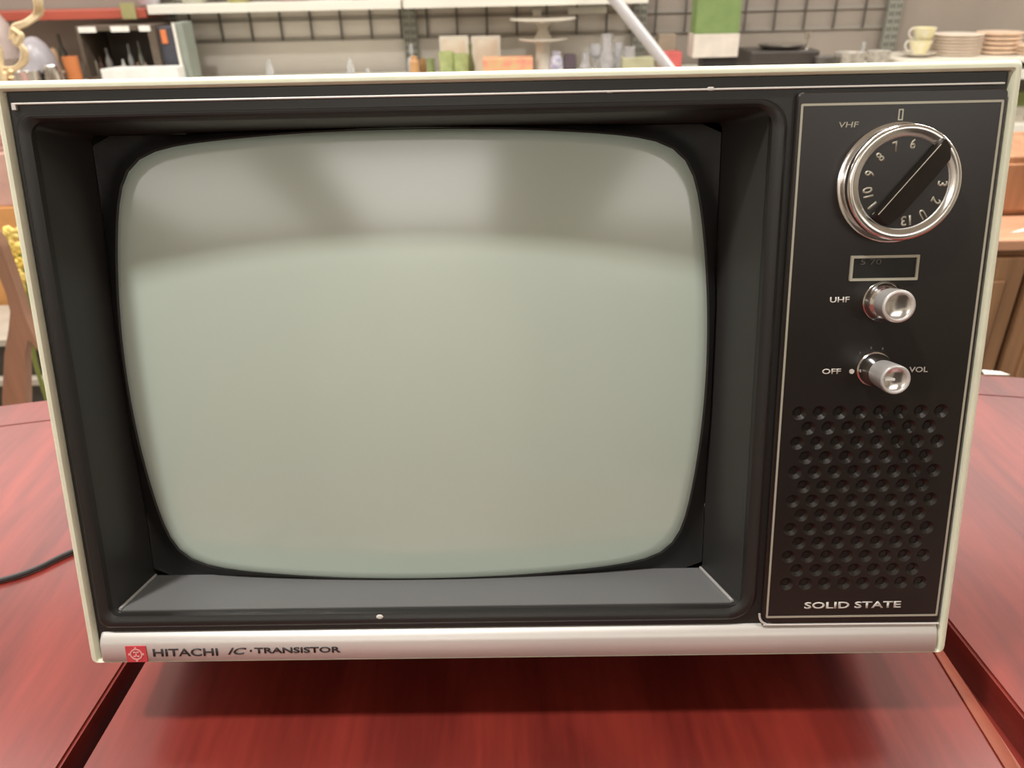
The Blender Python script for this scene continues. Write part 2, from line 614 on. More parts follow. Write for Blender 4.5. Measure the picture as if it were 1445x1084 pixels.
# chips in the trim, bare bright metal
bm = bmesh.new()
box(bm, 0.0990, 0.1022, -0.0009, 0.0012, 0.3101, 0.3119, 0.0005)
finish(bm, 'chip', M_white, tv)
bm = bmesh.new()
box(bm, 0.0500, 0.0530, -0.0009, 0.0012, 0.3101, 0.3112, 0.0004)
finish(bm, 'chip', M_white, tv)
bm = bmesh.new()
lathe(bm, [(0, -0.0006), (0.0020, 0.0), (0.0012, 0.0006), (0, 0.0007)], 7, Matrix.Translation((-0.0780, -0.0012, 0.0272)) @ Matrix.Rotation(PI / 2, 4, 'X') @ Matrix.Diagonal((1.1, 0.8, 1, 1)))
finish(bm, 'chip', M_white, tv)

# bottom silver bar
bar_prof = [(0.006, 0.0006), (-0.0022, 0.0006), (-0.0034, 0.0016), (-0.0036, 0.0122), (-0.0030, 0.0142), (-0.0008, 0.0172), (0.0016, 0.0186), (0.006, 0.0186)]
bm = bmesh.new()
loft(bm, [[(x, p[0] + i_, p[1]) for p in bar_prof] for x, i_ in ((-0.2428, 0.002), (-0.2420, 0.0004), (-0.2410, 0), (0.2424, 0), (0.2432, 0.0004), (0.2440, 0.002))], True, True)
bar = finish(bm, 'trim_bar', M_alu, tv, smooth=True, angle=50)
bm = bmesh.new()
box(bm, -0.2272, -0.2150, -0.0041, -0.0034, 0.0013, 0.0119, 0.0002)
emb = finish(bm, 'emblem', M_red, bar)
bm = bmesh.new()
ex, ez = -0.2211, 0.0066
lathe(bm, [(0.0036, 0.0), (0.0036, 0.0003), (0.0029, 0.0003), (0.0029, 0.0)], 32, Matrix.Translation((ex, -0.0041, ez)) @ Matrix.Rotation(PI / 2, 4, 'X'))
box(bm, ex - 0.0017, ex + 0.0017, -0.0044, -0.0041, ez + 0.0010, ez + 0.0017)
box(bm, ex - 0.0017, ex + 0.0017, -0.0044, -0.0041, ez - 0.0017, ez - 0.0010)
box(bm, ex - 0.0004, ex + 0.0004, -0.0044, -0.0041, ez - 0.0017, ez + 0.0017)
for a in (0, 90, 180, 270):
    dx, dz = math.cos(R(a)) * 0.0040, math.sin(R(a)) * 0.0040
    box(bm, ex + dx - 0.0006, ex + dx + 0.0006, -0.0044, -0.0041, ez + dz - 0.0006, ez + dz + 0.0006)
finish(bm, 'emblem_print', M_redlight, bar)
text_obj('HITACHI', 'lettering', M_ink, bar, -0.2114, 0.0072, 0.0050, 0.0380, y=-0.0036, bold=0.012, anchor='l')
text_obj('IC', 'lettering', M_ink, bar, -0.1676, 0.0076, 0.0044, 0.0112, y=-0.0036, bold=0.012, shear=0.35, anchor='l')
text_obj('\u2022', 'lettering', M_ink, bar, -0.1540, 0.0077, 0.0014, 0.0014, y=-0.0036)
text_obj('TRANSISTOR', 'lettering', M_ink, bar, -0.1519, 0.0078, 0.0038, 0.0502, y=-0.0036, bold=0.02, anchor='l')

# control panel: plate with a real field of conical speaker holes
bm = bmesh.new()
PX0, PX1, PZ0, PZ1 = 0.1424, 0.2442, 0.0195, 0.3085
a = [tuple(v) for v in rrect(PX0, PX1, PZ0, PZ1, (0.002, 0.003, 0.003, 0.007), 8, 0.0015)]
b = [tuple(v) for v in rrect(PX0, PX1, PZ0, PZ1, (0.002, 0.003, 0.003, 0.007), 8, -0.0014)]
c_ = [tuple(v) for v in rrect(PX0 + 0.0007, PX1 - 0.0007, PZ0 + 0.0007, PZ1 - 0.0007, (0.002, 0.003, 0.003, 0.0065), 8, -0.002)]
loft(bm, [a, b, c_], True, True)
panel = finish(bm, 'control_panel', M_panel, tv, smooth=True, angle=30)
bm = bmesh.new()
for row in range(13):
    z = 0.1462 - row * 0.00843
    n = 8 if row % 2 == 0 else 7
    x0 = 0.1548 + (0.0054 if row % 2 else 0)
    for k in range(n):
        lathe(bm, [(0.0046, -0.0026), (0.0039, -0.0020), (0.0019, -0.0003), (0.0018, 0.0002)], 18,
              Matrix.Translation((x0 + k * 0.0108, 0.0, z)) @ Matrix.Rotation(-PI / 2, 4, 'X'), True)
cut = finish(bm, 'cutter', M_mask)
cut.parent = tv
bpy.context.view_layer.update()
md = panel.modifiers.new('holes', 'BOOLEAN')
md.operation = 'DIFFERENCE'
md.object = cut
md.solver = 'EXACT'
bpy.context.view_layer.update()
dg = bpy.context.evaluated_depsgraph_get()
newme = bpy.data.meshes.new_from_object(panel.evaluated_get(dg))
panel.modifiers.clear()
panel.data = newme
bpy.data.objects.remove(cut)
for p in panel.data.polygons: p.use_smooth = False


def outline(name, m, parent, x0, x1, z0, z1, w, y0, y1, r=0.0008):
    bm = bmesh.new()
    o_ = rrect(x0, x1, z0, z1, r, 3)
    i_ = rrect(x0 + w, x1 - w, z0 + w, z1 - w, r * 0.4, 3)
    loft(bm, [[(p.x, y1, p.z) for p in o_], [(p.x, y0, p.z) for p in o_], [(p.x, y0, p.z) for p in i_], [(p.x, y1, p.z) for p in i_]])
    return finish(bm, name, m, parent)


outline('panel_border', M_line, panel, 0.1444, 0.2424, 0.0237, 0.3031, 0.0011, -0.0023, -0.0019)
# bright curved edge moulding below the panel
bm = bmesh.new()
pts = [(0.1408, 0, 0.0262), (0.1412, 0, 0.0236), (0.1426, 0, 0.0210), (0.1450, 0, 0.0196), (0.1480, 0, 0.0191), (0.20, 0, 0.0189), (0.2440, 0, 0.0186)]
tube(bm, [Vector((p[0], -0.0016, p[2])) for p in spline(pts, 5)], 0.0007, 8)
finish(bm, 'corner_trim', M_alu, panel)
YP = -0.0019
text_obj('VHF', 'lettering', M_line, panel, 0.1683, 0.2930, 0.0026, 0.0096, y=YP, bold=0.0, shear=0.1)
text_obj('UHF', 'lettering', M_white, panel, 0.1712, 0.2070, 0.0029, 0.0100, y=YP, bold=0.015)
text_obj('OFF', 'lettering', M_white, panel, 0.1701, 0.1690, 0.0029, 0.0098, y=YP, bold=0.015)
text_obj('VOL', 'lettering', M_white, panel, 0.2158, 0.1692, 0.0029, 0.0098, y=YP, bold=0.01)
text_obj('SOLID STATE', 'lettering', M_white, panel, 0.1935, 0.0313, 0.0042, 0.0550, y=YP, bold=0.02)
bm = bmesh.new()
lathe(bm, [(0.0013, 0), (0.0013, 0.0005), (0, 0.0005)], 16, Matrix.Translation((0.1807, -0.0019, 0.1688)) @ Matrix.Rotation(PI / 2, 4, 'X'))
finish(bm, 'off_mark', M_white, panel)
outline('channel_mark', M_line, panel, 0.1919, 0.1943, 0.2945, 0.2998, 0.0006, -0.0023, -0.0019, 0.0002)
# scale marks over the volume knob
bm = bmesh.new()
for a in (70, 100, 130):
    cx, cz = 0.1918 + 0.0117 * math.cos(R(a)), 0.1698 + 0.0117 * math.sin(R(a))
    box(bm, cx - 0.0004, cx + 0.0004, -0.0022, -0.0018, cz - 0.0006, cz + 0.0006)
finish(bm, 'scale_marks', M_dim, panel)

# UHF window
win = outline('dial_window', M_line, tv, 0.1748, 0.2094, 0.2166, 0.2294, 0.0013, -0.0034, -0.0018, 0.0004)
bm = bmesh.new()
box(bm, 0.1760, 0.2082, -0.0024, -0.0019, 0.2178, 0.2282)
finish(bm, 'window_glass', M_mask, win)
text_obj('5 70', 'lettering', M_dim, win, 0.1852, 0.2262, 0.0028, 0.0105, y=-0.0024)


def facing(x, z, y=0.0):
    return Matrix.Translation((x, y, z)) @ Matrix.Rotation(PI / 2, 4, 'X')


# VHF channel knob
KX, KZ = 0.1938, 0.2648
knob = empty('channel_knob', (0, 0, 0))
knob.parent = tv
bm = bmesh.new()
lathe(bm, [(0.0290, 0.0018), (0.0290, 0.0026), (0.0282, 0.0030), (0.0262, 0.0030)], 72, facing(KX, KZ))
finish(bm, 'base_ring', M_chrome, knob, smooth=True)
bm = bmesh.new()
sg = 96
prof = [(0.0262, 0.0025), (0.0266, 0.0045), (0.0275, 0.0075), (0.0277, 0.0110), (0.0272, 0.0118), (0.0262, 0.0122), (0.0250, 0.0122), (0.0232, 0.0116), (0.0224, 0.0112), (0.0222, 0.0100)]
lathe(bm, prof, sg, facing(KX, KZ))
finish(bm, 'chrome_ring', M_chrome, knob, smooth=True, angle=50)
bm = bmesh.new()
lathe(bm, [(0.0224, 0.0095), (0.0224, 0.0104), (0.0, 0.0104)], 64, facing(KX, KZ))
finish(bm, 'dial_face', M_panel, knob)
bm = bmesh.new()
lathe(bm, [(0.0226, 0.0104), (0.0222, 0.0110), (0.0218, 0.0104)], 64, facing(KX, KZ))
finish(bm, 'inner_ring', M_alu, knob, smooth=True)
# grip: a wedge-shaped bar with a sharp ridge, turned to upper right
ang = math.atan2(0.0285, 0.0262)
Mg = Matrix.Translation((KX - 0.0003, 0, KZ + 0.0003)) @ Matrix.Rotation(-R(50.5), 4, 'Y')
bm = bmesh.new()
def sect(x, s=1.0, h=1.0):
    return [(x, -0.0100, 0.0008), (x, -0.0100 - 0.0050 * h, 0.0003), (x, -0.0100 - 0.0048 * h, -0.0006), (x, -0.0100 - 0.0016 * h, -0.0102 * s), (x, -0.0100, -0.0104 * s)]
loft(bm, [sect(-0.0213, 0.6, 0.35), sect(-0.0196, 0.85, 0.9), sect(-0.012), sect(0.012), sect(0.0222, 0.95), sect(0.0255, 0.75, 0.9), sect(0.0262, 0.7, 0.5)], True, True)
bmesh.ops.transform(bm, matrix=Mg, verts=bm.verts)
finish(bm, 'grip', M_panel, knob, smooth=True, angle=25)
bm = bmesh.new()
tube(bm, [Mg @ Vector((x, -0.01515, 0.00015)) for x in (-0.0196, 0, 0.0222)], 0.00022, 6)
finish(bm, 'ridge_line', M_line, knob)
labels = [('6', 84), ('7', 110), ('8', 137), ('9', 165), ('10', 193), ('11', 221), ('13', 277), ('U', 304), ('2', 331), ('3', 358)]
for s, a in labels:
    r_ = 0.0182
    text_obj(s, 'numeral', M_line, knob, KX + 0.0008 + r_ * math.cos(R(a)), KZ + r_ * math.sin(R(a)), 0.0050, 0.0026 if len(s) == 1 else 0.0050,
             y=-0.0104, depth=0.0002, bold=0.025, rot=R(a - 90))


def small_knob(name, x, z, r_base, r_top, length, extra):
    k = empty(name, (0, 0, 0))
    k.parent = tv
    bm = bmesh.new()
    lathe(bm, [(r_base + 0.0006, 0.0016), (r_base + 0.0006, 0.0030), (r_base, 0.0036), (r_base * 0.97, length * 0.30), (r_base * 0.82, length * 0.38), (r_top * 0.90, length * 0.42)], 40, facing(x, z))
    finish(bm, 'skirt', M_chrome, k, smooth=True, angle=40)
    bm = bmesh.new()
    n = 72
    rings = []
    for (rr, h, am) in ((r_top * 0.90, length * 0.42, 0), (r_top * 0.94, length * 0.5, 1), (r_top, length * 0.93, 1), (r_top * 0.99, length * 0.97, 0), (r_top * 0.93, length, 0), (r_top * 0.84, length, 0), (r_top * 0.76, length - 0.0012, 0)):
        rings.append([facing(x, z) @ Vector(((rr - (0.00035 if (i % 2 and am) else 0)) * math.cos(2 * PI * i / n), (rr - (0.00035 if (i % 2 and am) else 0)) * math.sin(2 * PI * i / n), h)) for i in range(n)])
    loft(bm, rings)
    finish(bm, 'barrel', M_knob, k, smooth=True, angle=60)
    bm = bmesh.new()
    lathe(bm, [(r_top * 0.77, length - 0.0013), (r_top * 0.5, length - 0.0020), (r_top * 0.2, length - 0.0022), (0, length - 0.0022)], 40, facing(x, z))
    finish(bm, 'cap', M_chrome, k, smooth=True)
    if extra:
        bm = bmesh.new()
        box(bm, x - r_top * 0.72, x - r_top * 0.02, -(length - 0.0006), -(length - 0.0020), z - 0.0006, z + 0.0006, 0.0002)
        finish(bm, 'pointer', M_white, k)
    return k


small_knob('tuning_knob', 0.1932, 0.2058, 0.0098, 0.0083, 0.0205, False)
small_knob('volume_knob', 0.1922, 0.1700, 0.0086, 0.0075, 0.0270, True)

# stand: black wedge foot under the sloping body, flat on the table
def zt(d): return (-0.055 + d * math.sin(TILT)) / math.cos(TILT)
bm = bmesh.new()
box(bm, -0.19, 0.19, 0.075, 0.095, 0, 1)
for v in bm.verts:
    v.co.z = (zt(v.co.y) + 0.0002) if v.co.z < 0.5 else 0.0015
finish(bm, 'stand_foot', M_rear, tv)
bm = bmesh.new()
box(bm, -0.19, 0.19, 0.19, 0.21, 0, 1)
for v in bm.verts:
    v.co.z = (zt(v.co.y) + 0.0002) if v.co.z < 0.5 else 0.0015
finish(bm, 'stand_foot', M_rear, tv)
# power cord running off to the left over the table
inv = (Matrix.Translation(TV_O) @ Matrix.Rotation(YAW, 4, 'Z') @ Matrix.Rotation(-TILT, 4, 'X')).inverted()
bm = bmesh.new()
wp = [(-0.20, 0.590, 0.820), (-0.235, 0.600, 0.785), (-0.27, 0.575, 0.7625), (-0.315, 0.525, 0.7625), (-0.359, 0.4875, 0.7625), (-0.3785, 0.4673, 0.7625), (-0.3995, 0.4553, 0.7625), (-0.45, 0.435, 0.7625), (-0.56, 0.42, 0.7625), (-0.70, 0.43, 0.7625)]
tube(bm, [inv @ p for p in spline(wp, 8)], 0.0021, 8)
finish(bm, 'power_cord', mat('black_cord', lin(38, 34, 34), 0.5), tv, smooth=True)

# ------------------------------------------------------------------ shelving behind
YB, YF = 3.06, 2.66                 # back panel, shelf front
ZS = CAM.z - 0.318                  # main shelf top
YU = 2.84
ZU = at(400, 3, YU).z
M_shelf = mat('white_shelf', lin(226, 222, 210), 0.4, var=0.03, scale=5)
M_back = mat('grey_back_panel', lin(224, 217, 208), 0.6, var=0.04, scale=6)
M_backd = mat('brown_grey_back_panel', lin(146, 135, 124), 0.6, var=0.05, scale=6)
M_wire = mat('dark_wire', lin(96, 91, 84), 0.5, 0.4)
M_rail = mat('grid_rail', lin(150, 143, 134), 0.5, 0.2)
M_up = mat('grey_upright', lin(150, 150, 140), 0.45, 0.3)
M_slot = mat('slot_dark', lin(60, 60, 56), 0.6)


def unit(label, x0, x1, mb, wires, shelves, lip=M_shelf, post=True, uplip=None):
    u = empty('shelving_unit', ((x0 + x1) / 2, YB, 0))
    tag(u, label, 'shelf', 'shop shelving along the back')
    L = lambda bm: bmesh.ops.translate(bm, vec=(-(x0 + x1) / 2, -YB, 0), verts=bm.verts)
    bm = bmesh.new()
    box(bm, x0, x1, YB, YB + 0.03, 0.06, 1.75)
    L(bm); finish(bm, 'back_panel', mb, u)
    if wires:
        bm = bmesh.new()
        x = x0 + 0.06
        while x < x1 - 0.02:
            box(bm, x - 0.003, x + 0.003, YB - 0.014, YB - 0.008, ZS + 0.11, 1.72)
            x += 0.1075
        L(bm); finish(bm, 'wire_grid', M_wire, u)
        bm = bmesh.new()
        z = ZS + 0.113
        while z < 1.72:
            box(bm, x0 + 0.02, x1 - 0.02, YB - 0.007, YB - 0.0005, z - 0.006, z + 0.006)
            z += 0.066
        L(bm); finish(bm, 'cross_rails', M_rail, u)
    for (z, yf, m) in shelves:
        bm = bmesh.new()
        box(bm, x0 + 0.004, x1 - 0.004, yf, YB - 0.015, z - 0.028, z, 0.002)
        L(bm); finish(bm, 'shelf_board', m, u)
    bm = bmesh.new()
    box(bm, x0, x1, YF + 0.02, YB, 0, 0.06)
    L(bm); finish(bm, 'plinth', mb, u)
    if post:
        for xx in (x0 + 0.012, x1 - 0.012):
            bm = bmesh.new()
            box(bm, xx - 0.012, xx + 0.012, YB - 0.038, YB - 0.0145, 0.06, 1.75, 0.002)
            L(bm); p = finish(bm, 'upright', M_up, u)
            bm = bmesh.new()
            z = 0.7
            while z < 1.4:
                box(bm, xx - 0.007, xx - 0.003, YB - 0.0388, YB - 0.0375, z, z + 0.014)
                box(bm, xx + 0.003, xx + 0.007, YB - 0.0388, YB - 0.0375, z, z + 0.014)
                z += 0.025
            L(bm); finish(bm, 'slots', M_slot, p)
    return u


M_redlip = mat('red_shelf_edge', lin(172, 84, 68), 0.4, var=0.15, scale=4)
xa = at(252, 60, YB).x
xb = at(580, 40, YB).x
xc = at(900, 40, YB).x
xd = at(1252, 40, YB).x
unit('left shelving bay with a red upper shelf edge, behind the gold candelabrum', xa - 1.5, xa, M_backd, False, [(ZS, YF, M_shelf), (ZU - 0.010, YU, M_redlip), (0.45, YF, M_shelf)])
unit('pale shelving bay with wire grid back and nearly empty lower shelf', xa, xb, M_back, True, [(ZS, YF, M_shelf), (ZU, YU, M_shelf), (0.45, YF, M_shelf)])
unit('shelving bay with wire grid back holding the white cake stand', xb, xc, M_back, True, [(ZS, YF, M_shelf), (ZU, YU, M_shelf), (0.45, YF, M_shelf)])
unit('darker shelving bay with wire grid back behind the silver tray', xc, xd, M_backd, True, [(ZS, YF, M_shelf), (0.45, YF, M_shelf)])
unit('plain brown-grey shelving bay behind the stacked plates', xd, xd + 1.5, M_backd, False, [(ZS, YF, M_shelf), (at(1430, 176, YF).z, YF, M_shelf), (at(1430, 205, YF).z - 0.06, YF, M_shelf)])


def place(px, Y, z=ZS):
    return Vector((at(px, 80, Y).x, Y, z + 0.0003))


def W(px_w, Y):  # metres for a pixel width at depth Y
    return px_w / FPX * (Y / math.cos(PITCH)) * 0.90


def sz(px0, px1, py0, py1, Y):
    a, b = at(px0, py1, Y), at(px1, py0, Y)
    return a.x, b.x, b.z


def mk_box(name, label, cat, px0, px1, pytop, Y, depth, m, z=ZS, bev=0.002, group=None, extra=None):
    x0, x1 = at(px0, 60, Y).x, at(px1, 60, Y).x
    zt_ = at((px0 + px1) / 2, pytop, Y).z
    bm = bmesh.new()
    box(bm, -(x1 - x0) / 2, (x1 - x0) / 2, 0, depth, 0, zt_ - z, bev)
    o = finish(bm, name, m)
    o.location = ((x0 + x1) / 2, Y, z + 0.0003)
    tag(o, label, cat, group)
    return o


def mk_lathe(name, label, cat, px, pytop, Y, prof, m, z=ZS, group=None, seg=32, sx=1.0):
    """prof in units of (radius px, height fraction)"""
    zt_ = at(px, pytop, Y).z
    h = zt_ - z
    k = Y / math.cos(PITCH) / FPX * 0.905
    bm = bmesh.new()
    lathe(bm, [(r * k, f * h) for r, f in prof], seg, Matrix.Diagonal((sx, 1, 1, 1)))
    o = finish(bm, name, m, smooth=True)
    o.location = (at(px, 80, Y).x, Y, z + 0.0003)
    if label: tag(o, label, cat, group)
    return o


def mcol(name, r, g, b, rough=0.5, var=0.08, **k): return mat(name, lin(r, g, b), rough, var=var, scale=25, **k)


M_porc = mcol('white_porcelain', 225, 218, 205, 0.25, coat=0.5)
M_glass = mat('clear_glass', (0.9, 0.9, 0.92, 1), 0.08, trans=0.75, ior=1.45)
M_silver = mat('silver_plate', (0.78, 0.76, 0.72, 1), 0.22, 1.0, var=0.1)
M_brass = mat('polished_brass', (0.86, 0.70, 0.45, 1), 0.38, 0.5, var=0.12)
M_blk = mcol('black_lacquer', 42, 40, 40, 0.3)
M_price = mcol('price_card', 235, 232, 222, 0.6)

# --- gold candelabrum near the left edge
YG = 1.62
cand = empty('candelabrum', (at(8, 110, YG).x, YG, 0))
tag(cand, 'ornate gold candelabrum with curling arms at the left edge', 'candlestick')
cx0 = cand.location.x
def gp(px, py, dy=0): 
    p = at(px, py, YG + dy)
    return Vector((p.x - cx0, dy, p.z))
bm = bmesh.new()
for off in (0, 5, 10):
    tube(bm, spline([gp(45 + off, -50), gp(46 + off, -12), gp(50 + off * .9, 8), gp(48 + off, 20, 0.005), gp(34 + off * .6, 31 + off * .3), gp(18 + off * .5, 37 + off * .5), gp(14 + off * .3, 55)], 6), 0.0032, 8)
for off in (0, 5, 9):
    tube(bm, spline([gp(14 + off * .5, 50), gp(22 + off * .6, 60), gp(31 + off * .7, 72), gp(30 + off * .8, 85 + off * .3), gp(20 + off * .4, 95 + off * .3), gp(6, 96 + off), gp(-12, 95 + off)], 6), 0.0032, 8)
tube(bm, spline([gp(18, 40), gp(30, 50), gp(24, 62), gp(20, 50)], 6), 0.006, 8)
finish(bm, 'arm', M_brass, cand, smooth=True)
bm = bmesh.new()
zc = gp(0, 120).z
lathe(bm, [(0.075, 0.20), (0.07, 0.215), (0.03, 0.24), (0.012, 0.30), (0.012, zc - 0.12), (0.022, zc - 0.08), (0.012, zc - 0.04), (0.02, zc), (0.014, zc + 0.03), (0.02, zc + 0.06), (0.008, zc + 0.13), (0, zc + 0.14)], 24, Matrix.Translation((-0.012, 0, 0)))
finish(bm, 'stem', M_brass, cand, smooth=True)
bm = bmesh.new()
for s_ in range(9):
    a = s_ * 0.7
    p = gp(10 + 6 * math.cos(a * 3), 100 + 3 * s_)
    lathe(bm, [(0, -0.008), (0.007, 0), (0, 0.008)], 8, Matrix.Translation(p))
finish(bm, 'leaf_cluster', M_brass, cand, smooth=True)

# plant stand below the candelabrum
bm = bmesh.new()
lathe(bm, [(0.10, 0), (0.11, 0.02), (0.03, 0.04), (0.03, 0.16), (0.11, 0.185), (0.11, 0.20), (0, 0.20)], 32)
o = finish(bm, 'pedestal', mcol('walnut', 96, 62, 44), smooth=True)
o.location = (cx0 - 0.012, YG, 0.0)
tag(o, 'round wooden pedestal under the gold candelabrum', 'stand')

# --- domed lamps behind candelabrum
mk_lathe('glass_globe', 'pinkish glass globe on a neck at the far left of the shelf', 'globe', 4, 12, 2.76, [(7, 0), (7, 0.30), (19, 0.40), (20, 0.62), (17, 0.82), (9, 0.96), (0, 1)], mcol('pinkish_glass', 190, 172, 165, 0.3))
dome = mk_lathe('domed_tureen', 'lavender-grey domed tureen on a dark footed base', 'tureen', 52, 51, 2.66, [(0, 0.36), (22, 0.38), (22, 0.46), (20, 0.66), (14, 0.86), (6, 0.98), (0, 1)], mcol('lavender_ceramic', 158, 152, 156, 0.3))
k_ = 2.66 / math.cos(PITCH) / FPX * 0.905
bm = bmesh.new()
lathe(bm, [(16 * k_, 0), (13 * k_, 0.02), (7 * k_, 0.03), (20 * k_, 0.050), (22 * k_, 0.058), (0, 0.058)], 32)
finish(bm, 'footed_base', M_blk, dome, smooth=True)
mk_lathe('silver_dish', 'small silver dish in front of the domed tureen', 'dish', 30, 100, 2.57, [(8, 0), (14, 0.5), (17, 1), (15, 0.9), (0, 0.3)], M_silver)
mk_lathe('silver_dish', 'folded grey dish between tureen and orange mug', 'dish', 66, 93, 2.60, [(6, 0), (10, 0.5), (8, 1), (6, 0.9), (0, 0.3)], M_silver)
mug = mk_lathe('mug', 'orange mug standing beside the wooden display case', 'mug', 98, 80, 2.70, [(0, 0), (8, 0), (9, 0.3), (9.5, 1), (8.5, 1), (8, 0.2), (0, 0.15)], mcol('orange_glaze', 206, 128, 78, 0.35))
bm = bmesh.new()
hh = 0.05
tube(bm, spline([(-0.022, 0, 0.058), (-0.036, 0, 0.054), (-0.040, 0, 0.038), (-0.034, 0, 0.022), (-0.022, 0, 0.018)], 6), 0.004, 8)
finish(bm, 'handle', mcol('mug_handle_glaze', 215, 205, 190), mug, smooth=True)
mk_lathe('figurine', 'small ceramic figurine behind the orange mug', 'figurine', 78, 66, 2.92, [(4, 0), (5, 0.3), (3, 0.55), (4.5, 0.75), (3.5, 0.95), (0, 1)], mcol('figurine_glaze', 180, 150, 120))
mk_lathe('bottle', 'dark slim bottle standing behind the orange mug', 'bottle', 90, 48, 2.95, [(5, 0), (5, 0.6), (2, 0.75), (2, 1), (0, 1)], mcol('dark_bottle', 92, 90, 78))

# --- wooden display case with price cards and little bottles
YC = 2.74
cx_0, cx_1 = at(113, 70, YC).x, at(224, 70, YC).x
ztp = at(165, 36, YC).z
Wc = cx_1 - cx_0
dc = empty('display_case', ((cx_0 + cx_1) / 2, YC, ZS + 0.0003), (0, 0, 0))
tag(dc, 'open dark wooden display case with three white cards on its top edge', 'case')
hz = ztp - ZS
M_case = mcol('case_wood', 92, 80, 68, 0.5, 0.15)
bm = bmesh.new()
box(bm, -Wc / 2, -Wc / 2 + 0.012, 0, 0.20, 0, hz, 0.001)
box(bm, Wc / 2 - 0.025, Wc / 2, 0, 0.20, 0, hz, 0.001)
box(bm, -Wc / 2 + 0.012, Wc / 2 - 0.025, 0, 0.20, hz - 0.016, hz, 0.001)
box(bm, -Wc / 2 + 0.012, Wc / 2 - 0.025, 0, 0.20, 0, 0.034, 0.001)
finish(bm, 'frame', M_case, dc)
bm = bmesh.new()
box(bm, -Wc / 2 + 0.012, Wc / 2 - 0.025, 0.185, 0.198, 0.034, hz - 0.016)
finish(bm, 'back', mcol('case_back', 92, 82, 74), dc)
for (a, b) in ((110, 135), (156, 182), (196, 212)):
    x0, x1 = at(a, 40, YC).x - dc.location.x, at(b, 40, YC).x - dc.location.x
    x0 = max(x0, -Wc / 2 + 0.001)
    bm = bmesh.new()
    box(bm, x0, x1, -0.002, -0.0002, hz - 0.019, hz - 0.002)
    finish(bm, 'price_card', M_price, dc)
sp = [(131, 70, 4, 'cream'), (152, 68, 5, 'grey'), (172, 84, 5, 'white'), (184, 62, 4, 'clear'), (199, 58, 3.5, 'pale green'), (192, 88, 4, 'tan'), (203, 88, 4, 'beige'), (140, 80, 4, 'brown')]
cm = {'cream': (200, 188, 165), 'grey': (150, 145, 140), 'white': (230, 226, 215), 'clear': (165, 165, 160), 'pale green': (140, 142, 125), 'tan': (190, 150, 120), 'beige': (200, 175, 150), 'brown': (90, 60, 45)}
wherecase = {'cream': 'nearest the left side of the case', 'grey': 'with a round body, second from the left', 'white': 'low, at the middle front of the case', 'clear': 'taller, right of centre', 'pale green': 'slim and tall near the right side', 'tan': 'tiny, right of the white one', 'beige': 'tiny, near the right front corner', 'brown': 'dark, between the cream and grey ones'}
for px, py, r_, cn in sp:
    mk_lathe('miniature_bottle', cn + ' miniature bottle in the display case, ' + wherecase[cn], 'bottle', px, py, 2.80, [(0, 0), (r_ * .8, 0), (r_ * .8, 0.5), (r_ * .3, 0.75), (r_ * .3, 1), (0, 1)], mcol('miniature_' + cn.replace(' ', '_'), *[int(q * .8) for q in cm[cn]], 0.3), z=ZS + 0.0345, group='miniatures in the display case', seg=16)
# dark book beside the case, with tag
bk = mk_box('storage_tin', 'dark blue-grey tin box right of the wooden display case', 'tin', 225, 247, 38, 2.76, 0.15, mcol('blue_grey_tin', 74, 74, 82))
bm = bmesh.new()
tx, tz = at(231, 52, 2.755).x - bk.location.x, at(231, 52, 2.755).z - bk.location.z
box(bm, tx - 0.010, tx + 0.010, -0.004, -0.0003, tz - 0.021, tz + 0.021, 0.0018)
finish(bm, 'orange_tag', mcol('orange_tag_card', 222, 130, 80), bk)
# white tray in front
x0, x1 = at(128, 100, 2.62).x, at(243, 100, 2.62).x
bm = bmesh.new()
zt0 = at(180, 97, 2.66).z - ZS
prism(bm, [(x0 + 0.01, YF + 0.003), (x1, YF + 0.003), (x1 - 0.004, YF + 0.073), (x0 + 0.035, YF + 0.073)], 0, max(0.012, zt0), plane='xy')
o = finish(bm, 'flat_box', mcol('white_card', 240, 238, 232))
o.location = (0, 0, ZS + 0.0003)
tag(o, 'flat white box lying in front of the wooden display case', 'box')
# end panel with white front edge
pn = mk_box('end_panel', 'grey-green slanted shelf divider with a white front edge', 'panel', 248, 262, 32, 2.74, 0.09, mcol('grey_green_panel', 138, 144, 134))
bm = bmesh.new()
hp = at(256, 32, 2.74).z - ZS
box(bm, -0.016, -0.007, -0.006, -0.0003, 0, hp, 0.001)
finish(bm, 'front_edge', M_shelf, pn)
# olive block between the red and the white upper shelf
mk_box('shelf_label', 'olive green label at the right end of the red shelf edge', 'label', 181, 201, 4, YU - 0.006, 0.004, mcol('olive_card', 158, 152, 104), z=ZU - 0.040, bev=0.0005)

# hook ornaments
for px, py, lab in ((378, 84, 'clear hanging ornament on the left hook of the pale grid'), (493, 82, 'clear hanging ornament on the right hook of the pale grid')):
    mk_lathe('glass_ornament', lab, 'ornament', px, py, 2.90, [(0, 0), (4, 0.05), (5, 0.4), (3, 0.7), (2, 1), (0, 1)], M_glass)
mk_lathe('glass_stopper', 'tiny glass stopper lying right of the hanging ornaments', 'stopper', 517, 96, 2.85, [(0, 0), (3, 0.2), (3, 0.8), (0, 1)], M_glass)
